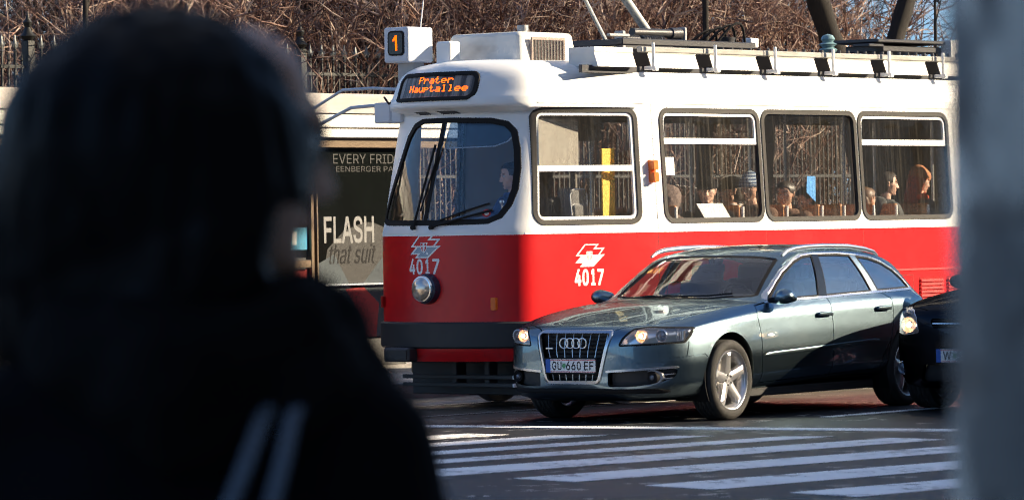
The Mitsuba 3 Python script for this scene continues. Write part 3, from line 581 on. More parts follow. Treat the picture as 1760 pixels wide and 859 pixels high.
ESTATE = Body({
 'W': [(-.965, .06), (-.958, .20), (-.94, .36), (-.905, .50), (-.85, .61), (-.78, .70), (-.66, .795), (-.48, .868), (-.25, .902), (0, .918), (.5, .912), (1.5, .922), (2.3, .924), (2.8, .915), (3.0, .89), (3.25, .83), (3.45, .74), (3.60, .62), (3.68, .45)],
 'zb': [(-.965, .42), (-.958, .34), (-.94, .28), (-.905, .23), (-.8, .185), (-.5, .175), (0, .19), (.4, .205), (2.1, .265), (2.8, .25), (3.2, .26), (3.5, .30), (3.68, .45)],
 'zm': [(-.965, .49), (-.9, .48), (-.5, .50), (0, .53), (2.8, .56), (3.68, .57)],
 'zs': [(-.965, .56), (-.955, .60), (-.935, .635), (-.90, .665), (-.85, .69), (-.6, .735), (-.3, .785), (0, .82), (.5, .855), (1.5, .88), (2.6, .91), (3.2, .92), (3.5, .86), (3.68, .66)],
 'Wb': [(-.965, .05), (-.955, .17), (-.935, .31), (-.90, .44), (-.85, .545), (-.78, .63), (-.66, .71), (-.48, .765), (-.25, .79), (0, .80), (.4, .80), (.8, .82), (1.5, .835), (2.3, .83), (2.9, .795), (3.25, .72), (3.5, .60), (3.68, .36)],
 'zl': [(-.965, .58), (-.958, .622), (-.94, .665), (-.90, .705), (-.85, .738), (-.75, .762), (-.6, .785), (-.3, .84), (0, .882), (.4, .922), (.75, .945), (1.5, .965), (2.3, .992), (2.9, 1.006), (3.2, 1.0), (3.45, .93), (3.6, .80), (3.68, .68)],
 'vr': [(-.965, .03), (-.94, .20), (-.90, .29), (-.78, .43), (-.48, .54), (0, .58), (.30, .62), (.50, .70), (.72, .765), (1.0, .725), (1.4, .68), (1.8, .665), (2.3, .655), (2.8, .63), (3.15, .60), (3.4, .55), (3.58, .42), (3.68, .25)],
 'zr': [(-.965, .59), (-.94, .69), (-.90, .727), (-.85, .765), (-.75, .792), (-.6, .822), (-.3, .878), (0, .918), (.3, .940), (.5, .940), (.72, .968), (.9, 1.075), (1.1, 1.19), (1.3, 1.285), (1.5, 1.332), (1.8, 1.352), (2.3, 1.342), (2.6, 1.32), (2.9, 1.275), (3.1, 1.215), (3.3, 1.09), (3.5, .92), (3.68, .69)],
 'zc': [(-.965, .60), (-.958, .655), (-.94, .70), (-.90, .737), (-.85, .775), (-.75, .805), (-.6, .838), (-.3, .895), (0, .937), (.30, .960), (.54, .968), (.8, 1.115), (1.0, 1.232), (1.16, 1.318), (1.32, 1.368), (1.6, 1.398), (2.0, 1.408), (2.4, 1.400), (2.8, 1.372), (3.1, 1.325), (3.28, 1.28), (3.38, 1.15), (3.52, .98), (3.6, .88), (3.68, .70)],
})
def grow(mesh, d):
    m = trimesh.Trimesh(mesh.vertices, mesh.faces, process=False); return trimesh.Trimesh(m.vertices-d*m.vertex_normals, m.faces, process=False)
def line_prism(pts, axis, a0, a1, w=.0045): return man(prism(sg.LineString(pts).buffer(w, cap_style=2, join_style=1), axis, a0, a1))
def both(m): return m+m.mirror((0, 1, 0))
class Car:
    def __init__(s, fr, body, cls, mat, spec):
        s.fr, s.key, s.mat = fr, cls, mat
        om = body.mesh(); s.outer_mesh = om
        s.outer = man(om); s.in3 = man(grow(om, .003)); s.in12 = man(grow(om, .012)); s.in30 = man(grow(om, .03)); s.in5 = man(grow(om, .005)); s.out2 = man(grow(om, -.0025)); s.out9 = man(grow(om, -.009))
        from scipy.interpolate import LinearNDInterpolator
        c = om.vertices[(om.vertices[:, 0] < .2)]; s.front = None
        s.spec = spec
    def put(s, name, m, mat, smooth=30, **kw): return put(f'{s.key}__{name}', m, mat, s.fr, smooth, **kw)
    def skin(s, pr, a, b): return (a-b) ^ (pr if isinstance(pr, m3.Manifold) else man(pr))

def wheel(car, u, side, name='wheel', steer=0, spokes=5, R=.326):
    """side = +1 near, -1 far; the outer face at v = side*.905"""
    c = np.array([u, side*.80, R]); a = math.radians(steer)
    Rm = np.array([[math.cos(a), -math.sin(a), 0], [math.sin(a), math.cos(a), 0], [0, 0, 1]])
    def at(m):
        m = tm(m); v = m.vertices.copy(); f = m.faces
        if side < 0: v[:, 1] *= -1; f = f[:, ::-1]
        return trimesh.Trimesh(v@Rm.T+c, f, process=False)
    prof_ = [(.236, -.105), (.262, -.115), (.300, -.112), (.318, -.10), (R, -.085)]
    for gx in (-.06, -.02, .02, .06): prof_ += [(R, gx-.006), (R-.007, gx-.004), (R-.007, gx+.004), (R, gx+.006)]
    prof_ += [(R, .085), (.318, .10), (.300, .113), (.285, .116), (.268, .114), (.250, .108), (.240, .098), (.236, .06), (.236, -.105)]
    w = put(f'{car.key}__{name}', at(lathe([(r, h) for r, h in prof_], 64, 'v')), 'm_tyre', car.fr, 30)
    rim = [(.238, -.09), (.228, -.085), (.215, -.05), (.210, .05), (.222, .082), (.236, .092), (.243, .098), (.246, .104), (.243, .108), (.234, .104), (.226, .088), (.216, .06), (.214, -.04), (.222, -.075)]
    put(f'{w}__rim', at(lathe(rim, 64, 'v')), 'm_rim', car.fr, 40)
    sp = []
    for k in range(spokes):
        t = math.pi/2+k*2*math.pi/spokes+.06; d, e = np.array([math.cos(t), math.sin(t)]), np.array([-math.sin(t), math.cos(t)])
        q = [(.045*d+.040*e), (.13*d+.026*e), (.222*d+.034*e), (.222*d-.034*e), (.13*d-.026*e), (.045*d-.040*e)]
        pts = []
        for p in q:
            rr = np.hypot(*p); hh = .060+.030*(rr/.22)
            pts += [(p[0]*1.0, hh, p[1]*1.0), (p[0]*1.05, hh-.045, p[1]*1.05)]
        top = [(.05*d), (.20*d)]
        for p, hh in zip(top, (.078, .098)): pts += [(p[0]+.014*e[0], hh, p[1]+.014*e[1]), (p[0]-.014*e[0], hh, p[1]-.014*e[1])]
        sp.append(at(trimesh.convex.convex_hull(np.array(pts))))
    for q in sp: put(f'{w}__spoke', q, 'm_rim', car.fr, 25)
    put(f'{w}__hub', at(lathe([(.062, .02), (.062, .066), (.05, .074), (.032, .074), (.030, .066), (.026, .066), (.024, .078), (0, .08)], 24, 'v')), 'm_rim', car.fr, 30)
    put(f'{w}__bolt_ring', at(cat([lathe([(.009, .05), (.009, .081), (0, .082)], 8, 'v', (.043*math.cos(t), 0, .043*math.sin(t))) for t in np.arange(5)*2*math.pi/5+.7])), 'm_darkmetal', car.fr)
    put(f'{w}__brake_disc', at(lathe([(0, -.02), (.165, -.02), (.165, .002), (.08, .004), (.075, .03), (0, .03)], 40, 'v')), 'm_steel', car.fr, 40)
    put(f'{w}__brake_drum_shade', at(lathe([(.21, -.06), (.0, -.06)], 24, 'v')), 'm_black', car.fr)
    return w

def front_sheet(car, poly, depth, size=.02, a=None):
    """poly (v,z) laid on the nose: ray down the u axis onto the body skin"""
    P, f = sheet2(poly, size); return trimesh.Trimesh(np.c_[nose_u(car, P)+depth, P[:, 0], P[:, 1]], f, process=False)
def nose_u(car, P):
    m = car.outer_mesh
    if car.front is None:
        R = car_body_rings[car.key]; k = (R[:, 0, 0] < .25)
        car.front = (R[k],)
        from scipy.interpolate import LinearNDInterpolator
        V = R[k]; n = V.shape[1]
        # keep the points that face forward: for each direction the first station at which the section reaches the point
        pts = []
        for i in range(len(V)):
            poly = sg.Polygon(V[i][:, 1:]) if i == 0 else poly.union(sg.Polygon(V[i][:, 1:]).buffer(0))
            pts.append((V[i][0, 0], poly))
        car.front = pts
    out = np.full(len(P), np.nan); pr = [shapely.prepare(p) for _, p in car.front]
    S = shapely.points(P); D = np.array([shapely.distance(p, S) for _, p in car.front]); U = np.array([u for u, _ in car.front])
    for j in range(len(P)):
        i = int(np.argmax(D[:, j] < 1e-6)) if (D[:, j] < 1e-6).any() else len(U)-1
        if i == 0: out[j] = U[0]; continue
        # inside polygon i, outside i-1: interpolate by distances to the two outlines
        d1 = D[i-1, j]; d2 = car.front[i][1].exterior.distance(S[j]); out[j] = U[i-1]+(U[i]-U[i-1])*d1/(d1+d2+1e-9)
    return out
car_body_rings = {}
def front_solid(car, poly, h0, h1, size=.02):
    """a plate of thickness h0..h1 (outwards) following the nose"""
    m = tm(man(extrude(poly, 1.0)).refine_to_length(max(size, .02))) if False else None
    P, f = sheet2(poly, size); u = nose_u(car, P); n = len(P)
    V = np.vstack([np.c_[u-h1, P], np.c_[u-h0, P]])
    e = np.sort(np.vstack([f[:, [0, 1]], f[:, [1, 2]], f[:, [2, 0]]]), axis=1); un, c = np.unique(e, axis=0, return_counts=True)
    bd = {tuple(x) for x in un[c == 1]}
    S = []
    for t in f:
        for a, b in ((t[0], t[1]), (t[1], t[2]), (t[2], t[0])):
            if tuple(sorted((a, b))) in bd: S += [(b, a, a+n), (b, a+n, b+n)]
    F = np.vstack([f[:, ::-1] if False else f, f[:, ::-1]+n, np.array(S)])
    m = trimesh.Trimesh(V, F, process=False)
    return m
CARFR = Frame(1.029, 35.8, .6193)
def build_estate(fr, label, plate_text=None):
    key = thing('estate_car', label, 'car')
    car = Car(fr, ESTATE, key, 'm_carblue', {}); car_body_rings[key] = ESTATE.R
    # openings in side view (u,z)
    dlo_f = sg.Polygon([(.745, .958), (.90, 1.055), (1.10, 1.172), (1.30, 1.262), (1.46, 1.305), (1.615, 1.318), (1.56, 1.15), (1.485, .970)]).buffer(-.012).buffer(.012)
    dlo_r = sg.Polygon([(1.60, .974), (1.66, 1.15), (1.705, 1.320), (2.05, 1.316), (2.235, 1.306), (2.30, 1.16), (2.36, .994)]).buffer(-.012).buffer(.012)
    dlo_d = sg.Polygon([(2.465, .998), (2.40, 1.16), (2.335, 1.298), (2.55, 1.278), (2.75, 1.236), (2.92, 1.17), (3.04, 1.09), (3.12, 1.012)]).buffer(-.012).buffer(.012)
    scr = sg.Polygon([(.565, 0), (.575, .30), (.63, .56), (.69, .67), (.74, .70), (.95, .655), (1.22, .60), (1.245, .56), (1.19, .25), (1.175, 0)])
    scr = scr.union(affinity.scale(scr, 1, -1, origin=(0, 0))).buffer(.001)
    tail = rrect(-.50, .50, .97, 1.22, .08)
    side_cuts = m3.Manifold.batch_boolean([man(prism(d, 'v', .3, 1.2)) for d in (dlo_f, dlo_r, dlo_d)], m3.OpType.Add); side_cuts = both(side_cuts)
    scr_cut = man(prism(scr, 'z', .9, 1.6)); tail_cut = man(prism(tail, 'u', 3.2, 4.2))
    arches = m3.Manifold.batch_boolean([lathe_m([(0, -.4), (.352, -.4), (.352, .5), (0, .5)], 64, (u, s*.98, .363)) for u in (0, 2.843) for s in (1, -1)], m3.OpType.Add)
    # nose openings (v,z)
    grille = soft([(-.235, .335), (.235, .335), (.258, .36), (.350, .71), (.335, .742), (-.335, .742), (-.350, .71), (-.258, .36)], .02)
    def mirror_poly(p): return affinity.scale(p, -1, 1, origin=(0, 0))
    lamp = soft(LAMP, .012)
    intake = soft(INTAKE, .02)
    nose_cut = man(prism(grille, 'u', -1.2, -.55))+both(man(prism(lamp, 'u', -1.2, -.2)))+both(man(prism(intake, 'u', -1.2, -.4)))
    car.nose = (grille, lamp, intake)
    shell = (car.outer-car.in30)-side_cuts-scr_cut-tail_cut-arches-nose_cut
    # panel gaps
    G = [line_prism([(.50, .24), (.48, .45), (.46, .70), (.43, .84), (.50, .915), (.70, .94)], 'v', .3, 1.2), line_prism([(1.60, .27), (1.575, .5), (1.585, .84), (1.60, .972)], 'v', .3, 1.2),
         line_prism([(2.38, .28), (2.42, .45), (2.53, .58), (2.585, .75), (2.60, .92), (2.52, .97), (2.46, .994)], 'v', .3, 1.2), line_prism([(.50, .285), (2.36, .335)], 'v', .3, 1.2),
         line_prism([(-.30, .50), (-.36, .55), (-.60, .53), (-.70, .528)], 'v', .3, 1.2, .004), line_prism([(-.56, .53), (-.53, .655)], 'v', .3, 1.2, .004), line_prism([(3.05, .50), (3.15, .6), (3.7, .62)], 'v', .3, 1.2)]
    hood = sg.LineString([(-.89, 0), (-.87, .36), (-.80, .46), (-.68, .60), (-.45, .71), (0, .755), (.50, .775)])
    G2 = [man(prism(hood.buffer(.0045), 'z', .70, 1.1)), man(prism(sg.LineString([(.50, .775), (.56, .80)]).buffer(.0045), 'z', .7, 1.1))]
    gaps = both(m3.Manifold.batch_boolean(G+G2, m3.OpType.Add))
    shell = shell-(gaps ^ (car.out2-car.in12))
    car.put('body', shell, 'm_carblue', 24, label='dark blue grey metallic bodywork')
    # glass, seals, trim
    ring = lambda p, a, b: p.buffer(a).difference(p.buffer(b))
    for d, mt in ((dlo_f, 'm_cartint'), (dlo_r, 'm_privacy'), (dlo_d, 'm_privacy')):
        for s in (1, -1):
            w = car.put('side_window', car.skin(man(prism(ring(d, .004, -.012), 'v', .3*s if s > 0 else -1.2, 1.2 if s > 0 else -.3)), car.out2, car.in12), 'm_rubber')
            put(f'{w}__pane', sheet_of(car, d.buffer(-.008), s), mt, car.fr, True)
    trimline = [sg.LineString([(.68, .938), (.90, .952), (1.5, .962), (2.4, .988), (3.14, 1.004)]).buffer(.009), sg.LineString([(.72, .962), (.89, 1.068), (1.09, 1.185), (1.29, 1.275), (1.45, 1.319), (1.62, 1.331), (2.05, 1.330), (2.34, 1.312), (2.56, 1.291), (2.76, 1.249), (2.935, 1.181), (3.055, 1.10), (3.145, 1.008)]).buffer(.008)]
    car.put('window_trim', both(car.skin(man(prism(trimline[0].union(trimline[1]), 'v', .3, 1.2)), man(grow(car.outer_mesh, -.005)), car.in3)), 'm_satin', label='bright trim round the side windows')
    for s in (1, -1):
        q = car.skin(man(prism(sg.Polygon([(1.485, .976), (1.60, .976), (1.705, 1.318), (1.615, 1.318)]).buffer(.004), 'v', .3, 1.2)), man(grow(car.outer_mesh, -.006)), car.in5); car.put('pillar', q if s > 0 else q.mirror((0, 1, 0)), 'm_glossblack', label='black centre pillar')
    zseal = car.skin(man(prism(scr.difference(scr.buffer(-.035)), 'z', .9, 1.6)), man(grow(car.outer_mesh, .004)), car.in12)
    wsn = car.put('windscreen', zseal, 'm_rubber')
    put(f'{wsn}__pane', top_sheet(car, scr.buffer(-.03), .006), 'm_screenglass', car.fr, True)
    put(f'{wsn}__sticker', top_sheet(car, rrect(1.06, 1.13, .44, .51, .01), .009), 'm_green', car.fr, True, label='small green sticker')
    put(f'{wsn}__wiper', tube(np.c_[top_pts(car, np.array([(.60, -.35), (.585, 0), (.61, .3), (.67, .50)]), -.012)], .008, 6), 'm_rubber', car.fr)
    car.put('tail_window', car.skin(man(prism(tail.buffer(-.002), 'u', 3.2, 4.2)), car.in5, car.in12), 'm_plastic')
    # arch liners
    for u in (0, 2.843):
        for s in (1, -1):
            L = lathe_m([(0, -.32), (.362, -.32), (.362, .0), (0, .0)], 48, (u, .88, .363))-lathe_m([(0, -.30), (.353, -.30), (.353, .1), (0, .1)], 48, (u, .88, .363))-mbox(-2, 5, -2, 2, -1, .16)
            car.put('wheel_arch_liner', L if s > 0 else L.mirror((0, 1, 0)), 'm_plastic')
    car.put('underbody', cat(cbox(-.6, 3.3, -.55, .55, .17, .26), cbox(.42, 2.42, -.80, .80, .17, .24)), 'm_black')
    for u in (0, 2.843):
        for s in (1, -1): wheel(car, u, s, steer=(-.8 if u == 0 else 0))
    # rubbing strip, sill, rails, handles, mirrors
    for s in (1, -1):
        R = []
        for u in np.linspace(.52, 2.32, 40):
            z = .512+.067*(u-.52)/1.8; e = max(.15, min(1, (u-.52)/.05, (2.32-u)/.05)); v = skin_v(car, u, z)
            R.append([(u, s*(v-.012), z-.022*e), (u, s*(v+.007*e), z-.016*e), (u, s*(v+.010*e), z+.006*e), (u, s*(v+.006*e), z+.017*e), (u, s*(v-.012), z+.021*e)])
        car.put('door_strip', loft(R), 'm_carblue', 35, label='body coloured strip along the doors')
    for s in (1, -1):
        pts = [(1.20, s*.655, 1.315), (1.28, s*.650, 1.352), (1.40, s*.645, 1.372), (1.6, s*.638, 1.384), (1.9, s*.63, 1.388), (2.3, s*.622, 1.380), (2.6, s*.61, 1.355), (2.78, s*.60, 1.328), (2.86, s*.595, 1.295)]
        car.put('roof_rail', tube(pts, [.012, .018, .022, .024, .024, .024, .022, .018, .010], 10), 'm_satin', 40, label='silver roof rail')
        for u0, z0 in ((1.44, .824), (2.40, .850)):
            vv = skin_v(car, u0, z0)*s
            hd = car.put('door_handle', rounded(trimesh.creation.box((.20, .018, .016), trimesh.transformations.translation_matrix((u0, vv+s*.022, z0))), .008), 'm_carblue')
            put(f'{hd}__recess', ell((u0-.01, vv-s*.003, z0-.008), (.07, .008, .028)), 'm_black', car.fr, True)
        mu = .70 if s > 0 else .90
        mb = hull(ell((mu, s*.985, .985), (.075, .085, .062)), ell((mu+.035, s*.915, .97), (.065, .04, .055)), ball((mu+.07, s*1.03, .97), .03))
        mr = car.put('door_mirror', mb, 'm_carblue', 40, label='dark door mirror')
        put(f'{mr}__foot', hull(ball((mu, s*.845, .955), .022), ball((mu+.01, s*.93, .955), .03)), 'm_plastic', car.fr, 40)
        put(f'{mr}__glass', ell((mu+.075, s*.975, .98), (.012, .075, .052)), 'm_chrome', car.fr, True)
    # roof glass panel
    car.put('sunroof', top_solid(car, rrect(1.36, 1.80, -.44, .44, .06), -.004, .002), M('m_roofglass', (.012, .013, .016), .08, clearcoat=1.0))
    nose_estate(car)
    interior(car)
    return car
def lathe_m(prof_, n, c):
    m = lathe(prof_, n, 'v', c); m.merge_vertices(); m.update_faces(m.nondegenerate_faces())
    q = man(m)
    if q.volume() <= 0: m.invert(); q = man(m)
    return q
def skin_v(car, u, z):
    R = car_body_rings[car.key]; i = int(np.argmin(np.abs(R[:, 0, 0]-u))); q = R[i][:72]; k = q[:, 1] > .3; q = q[k]; o = np.argsort(q[:, 2]); return float(np.interp(z, q[o, 2], q[o, 1]))
def sheet_of(car, poly, s, d=.006):
    P, f = sheet2(poly, .06); v = np.array([skin_v2(car, *p) for p in P])-d
    return trimesh.Trimesh(np.c_[P[:, 0], s*v, P[:, 1]], f, process=False)
def skin_v2(car, u, z):
    R = car_body_rings[car.key]; i = int(np.clip(np.searchsorted(R[:, 0, 0], u), 1, len(R)-1)); t = (u-R[i-1, 0, 0])/(R[i, 0, 0]-R[i-1, 0, 0]); q = (R[i-1]*(1-t)+R[i]*t)[:72]
    q = q[(q[:, 1] > .3) & (q[:, 2] > .6)]; o = np.argsort(q[:, 2]); return float(np.interp(z, q[o, 2], q[o, 1]))
def top_pts(car, UV, d):
    R = car_body_rings[car.key]; out = []
    for u, v in UV:
        i = int(np.clip(np.searchsorted(R[:, 0, 0], u), 1, len(R)-1)); t = (u-R[i-1, 0, 0])/(R[i, 0, 0]-R[i-1, 0, 0]); q = (R[i-1]*(1-t)+R[i]*t)[:72][::-1]
        k = q[:, 2] > .75; q = q[k]; o = np.argsort(q[:, 1]); out.append((u, v, float(np.interp(abs(v), q[o, 1], q[o, 2]))-d))
    return np.array(out)
def top_sheet(car, poly, d, size=.05):
    P, f = sheet2(poly, size); return trimesh.Trimesh(top_pts(car, P, d), f, process=False)
def top_solid(car, poly, h0, h1):
    return car.skin(man(prism(poly, 'z', .8, 1.7)), man(grow(car.outer_mesh, -h1)), man(grow(car.outer_mesh, -h0)))
LAMP = [(.425, .625), (.455, .69), (.515, .762), (.60, .775), (.835, .765), (.848, .755), (.845, .70), (.83, .645), (.65, .632)]
INTAKE = [(.33, .30), (.33, .412), (.79, .442), (.805, .43), (.785, .37), (.70, .325), (.55, .302)]
def torus(c, R, r, n=32, m=8):
    return tube(np.array([(0, R*math.cos(a), R*math.sin(a)) for a in np.linspace(0, 2*math.pi, n+1)])+np.asarray(c), r, m, caps=False)
def plate(car, u, v, z, text, w=.52, h=.115, lean=0):
    key = car.put('number_plate', cbox(u, u+.014, v-w/2-.012, v+w/2+.012, z-h/2-.014, z+h/2+.012, .004), 'm_plastic', label='number plate '+text)
    f = lambda p, a, b: prism(p, 'u', u-b, u-a)
    put(f'{key}__face', f(rrect(v-w/2, v+w/2, z-h/2, z+h/2, .008), .0005, .002), 'm_plate', car.fr)
    put(f'{key}__edge_lines', cat(f(sg.box(v-w/2+.045, z+h/2-.010, v+w/2, z+h/2-.004), .002, .003), f(sg.box(v-w/2+.045, z-h/2+.004, v+w/2, z-h/2+.010), .002, .003)), 'm_platered', car.fr)
    put(f'{key}__blue_band', f(sg.box(v-w/2, z-h/2, v-w/2+.045, z+h/2), .002, .003), 'm_band', car.fr)
    x = v-w/2+.058
    avail = w-.07; units = sum({' ': .35, '*': .62, '1': .62, 'W': 1.5}.get(c, 1.0) for c in text); cw = avail/units
    P, crest = [], None
    for c in text:
        k = {' ': .35, '*': .62, '1': .62, 'W': 1.5}.get(c, 1.0)
        if c == '*': crest = (x+cw*k*.5, z)
        elif c != ' ': P.append(affinity.translate(flat_text(c, cw*k*.78, h*.66, True), x+cw*k*.1, z-h*.32))
        x += cw*k
    put(f'{key}__lettering', f(shapely.union_all(P), .002, .003), 'm_black', car.fr, label='black characters '+text.replace('*', ' '))
    if crest: put(f'{key}__crest', f(sg.Point(*crest).buffer(.5).intersection(sg.Point(*crest).buffer(.018)).union(sg.Polygon([(crest[0]-.018, z+.02), (crest[0]+.018, z+.02), (crest[0], z-.03)])), .002, .003), 'm_green', car.fr)
    return key
def nose_estate(car):
    grille, lamp, intake = car.nose
    g = car.put('grille', front_solid(car, grille.buffer(.014).difference(grille.buffer(-.012)), -.02, .014, .03), 'm_satin', 40, label='large bright framed grille')
    put(f'{g}__mesh', prism(grille.buffer(.02), 'u', -.845, -.838), 'm_black', car.fr)
    zs_ = np.linspace(.36, .73, 12)
    for i, v in enumerate(np.linspace(-.275, .275, 8)):
        hgt = .73
        put(f'{g}__bar', cat(tube([(-.905, v*.90, .50), (-.90, v, .60), (-.865, v*1.06, hgt)], .0042, 6), tube([(-.91, v*.80, .345), (-.91, v*.84, .40)], .004, 6)), 'm_satin', car.fr, 40)
    put(f'{g}__slat', cat([tube([(-.862, -.24-.1*(z-.36), z), (-.862, .24+.1*(z-.36), z)], .006, 5) for z in zs_]), 'm_plastic', car.fr)
    for k in range(4):
        put(f'{g}__emblem_ring', torus((-.945, -.09+k*.06, .648), .040, .0065), 'm_chrome', car.fr, True)
    put(f'{g}__badge', cbox(-.925, -.915, -.285, -.215, .600, .613, .002), 'm_satin', car.fr)
    plate(car, -.985, 0.0, .468, 'GU*660 EF', .485, .108)
    for s in (1, -1):
        L = lamp if s > 0 else affinity.scale(lamp, -1, 1, origin=(0, 0))
        flip = lambda m: m
        hl = car.put('headlight', front_solid(car, L.buffer(.004).difference(L.buffer(-.006)), -.03, .003, .02), 'm_plastic', label='lit headlight with clear cover')
        put(f'{hl}__housing', front_sheet(car, L.buffer(.002), .10, .03), 'm_lampsilver', car.fr, True)
        rim_ = front_solid(car, L.difference(L.buffer(-.012)), -.10, -.006, .02)
        put(f'{hl}__bowl', rim_, 'm_lampsilver', car.fr)
        for (v, z, r, mt, gl) in ((.575, .703, .050, 'm_amberglass', 1), (.705, .703, .052, 'm_lampsilver', 0)):
            u0 = float(nose_u(car, np.array([[v, z]]))[0])+.045
            put(f'{hl}__reflector', lathe([(r*.4, .05), (r*.8, .03), (r, .0), (r*1.02, -.012), (r*.9, -.012)], 28, 'u', (u0, s*v, z)), mt, car.fr, True)
            bl = put(f'{hl}__lens', lathe([(r*.66, 0), (r*.6, -.015), (r*.35, -.028), (0, -.033)], 24, 'u', (u0+.02, s*v, z)), 'm_amberglass' if gl else M('m_xenon', (.20, .23, .28), .05, .6, clearcoat=1.0), car.fr, True)
            if gl:
                b = put(f'{hl}__bulb', ell((u0-.02, s*v, z), (.012, .018, .018), 12), 'm_lampglow', car.fr, True); scene[b]['emitter'] = {'type': 'area', 'radiance': rgb(4.2, 3.1, 2.2)}
        u0 = float(nose_u(car, np.array([[.79, .705]]))[0])+.05
        put(f'{hl}__side_reflector', cat([cbox(u0, u0+.03, s*.80-.036+k*.024, s*.80-.018+k*.024, .66, .745, .004) for k in range(3)]), 'm_lampsilver', car.fr)
        put(f'{hl}__cover', front_sheet(car, L.buffer(-.002), .004, .02), 'm_glass', car.fr, True)
        I = intake if s > 0 else affinity.scale(intake, -1, 1, origin=(0, 0))
        it = car.put('air_intake', front_sheet(car, I.buffer(.003), .07, .03), 'm_black', label='dark lower air intake')
        top_edge = sg.LineString([(s*.325, .422), (s*.58, .437), (s*.80, .452)]).buffer(.0095)
        put(f'{it}__bright_strip', front_solid(car, top_edge, -.01, .010, .02), 'm_satin', car.fr)
        u0 = float(nose_u(car, np.array([[.66, .373]]))[0])
        put(f'{it}__fog_lamp', lathe([(.05, .06), (.05, .02), (.044, .012), (.03, .02), (.0, .03)], 24, 'u', (u0, s*.66, .373)), 'm_lampsilver' if False else 'm_plastic', car.fr, 40)
        put(f'{it}__fog_lens', lathe([(.022, .02), (.018, .006), (0, .0)], 20, 'u', (u0, s*.655, .371)), 'm_xenon', car.fr, True)
        for k, z in enumerate((.36, .392)): put(f'{it}__fin', front_solid(car, sg.LineString([(s*.71, z), (s*.78, z+.006)]).buffer(.004), -.03, -.004, .02), 'm_satin', car.fr)
        put(f'{it}__fog_ring', front_solid(car, sg.Point(s*.672, .376).buffer(.056).difference(sg.Point(s*.662, .373).buffer(.051)).intersection(sg.box(s*.69-.06, .25, s*.69+.06, .6)), -.03, .002, .02), 'm_satin', car.fr)
    car.put('bumper_lip', front_solid(car, soft([(-.70, .242), (.70, .242), (.78, .262), (.70, .28), (-.70, .28), (-.78, .262)], .01), -.02, .012, .04), 'm_plastic')
def interior(car):
    car.put('dashboard', cat(cbox(.56, .95, -.70, .70, .68, .915, .05), rounded(trimesh.creation.box((.2, .34, .06), trimesh.transformations.translation_matrix((.90, .36, .925))), .04)), 'm_carseat', 35)
    car.put('cabin_floor', cbox(.4, 3.3, -.75, .75, .27, .32), 'm_black')
    for u, vs in ((1.50, (-.36, .36)), (2.30, (-.40, .0, .40))):
        for v in vs:
            st = car.put('seat', cat(rounded(trimesh.creation.box((.34, .36, .10), trimesh.transformations.translation_matrix((u-.22, v, .55))), .06), rounded(trimesh.transform_points(trimesh.creation.box((.08, .36, .46)).vertices, trimesh.transformations.rotation_matrix(.2, (0, 1, 0)))[:0] if False else trimesh.creation.box((.08, .36, .46), trimesh.transformations.translation_matrix((u+.05, v, .83))@trimesh.transformations.rotation_matrix(.22, (0, 1, 0))), .05)), 'm_carseat', 35)
            put(f'{st}__headrest', rounded(trimesh.creation.box((.05, .20, .10), trimesh.transformations.translation_matrix((u+.12, v, 1.14))@trimesh.transformations.rotation_matrix(.12, (0, 1, 0))), .04), 'm_carseat', car.fr, 35)
    sw = trimesh.transformations.translation_matrix((1.0, .36, .90))@trimesh.transformations.rotation_matrix(-.4, (0, 1, 0)); r = torus((0, 0, 0), .185, .014); r.apply_transform(sw)
    car.put('steering_wheel', r, 'm_plastic', 40)
    car.put('rear_view_mirror', cbox(1.14, 1.17, -.11, .11, 1.18, 1.25, .012), 'm_plastic')
estate = build_estate(CARFR, 'blue grey estate car with number plate GU 660 EF beside the tram')
# ---------------------------------------------------------------- black car coming up on the near side
BK = {k: [(a, b*(1.07 if k[0] == 'z' else .97)) for a, b in v] for k, v in {
 'W': [(-.90, .06), (-.893, .22), (-.875, .40), (-.84, .55), (-.78, .67), (-.70, .755), (-.58, .83), (-.42, .885), (-.2, .905), (0, .915), (2.7, .915), (3.0, .86), (3.2, .74), (3.32, .5)],
 'zb': [(-.90, .40), (-.88, .30), (-.84, .23), (-.75, .19), (-.5, .18), (0, .18), (2.7, .20), (3.1, .26), (3.32, .42)],
 'zm': [(-.9, .50), (-.5, .50), (0, .53), (3.32, .55)],
 'zs': [(-.90, .57), (-.88, .63), (-.84, .69), (-.75, .73), (-.5, .775), (0, .83), (1.5, .88), (2.8, .91), (3.2, .84), (3.32, .66)],
 'Wb': [(-.90, .05), (-.88, .32), (-.84, .48), (-.75, .66), (-.58, .735), (-.3, .78), (0, .80), (1.5, .83), (2.4, .81), (2.9, .72), (3.2, .55), (3.32, .3)],
 'zl': [(-.90, .59), (-.88, .68), (-.84, .75), (-.75, .79), (-.5, .835), (0, .895), (.75, .95), (1.5, .97), (2.4, .99), (2.9, .98), (3.2, .86), (3.32, .68)],
 'vr': [(-.90, .03), (-.86, .28), (-.75, .46), (-.4, .58), (0, .62), (.4, .70), (.7, .76), (1.0, .71), (1.5, .66), (2.4, .64), (2.9, .58), (3.2, .42), (3.32, .2)],
 'zr': [(-.90, .60), (-.88, .70), (-.84, .77), (-.75, .81), (-.5, .86), (0, .925), (.4, .955), (.7, .98), (1.1, 1.2), (1.5, 1.35), (2.2, 1.365), (2.7, 1.30), (3.0, 1.10), (3.2, .87), (3.32, .69)],
 'zc': [(-.90, .61), (-.88, .715), (-.84, .785), (-.75, .825), (-.5, .875), (0, .945), (.5, .985), (.8, 1.13), (1.15, 1.32), (1.5, 1.41), (2.2, 1.425), (2.7, 1.36), (2.95, 1.22), (3.2, .90), (3.32, .70)]}.items()}
BLACK = Body(BK)
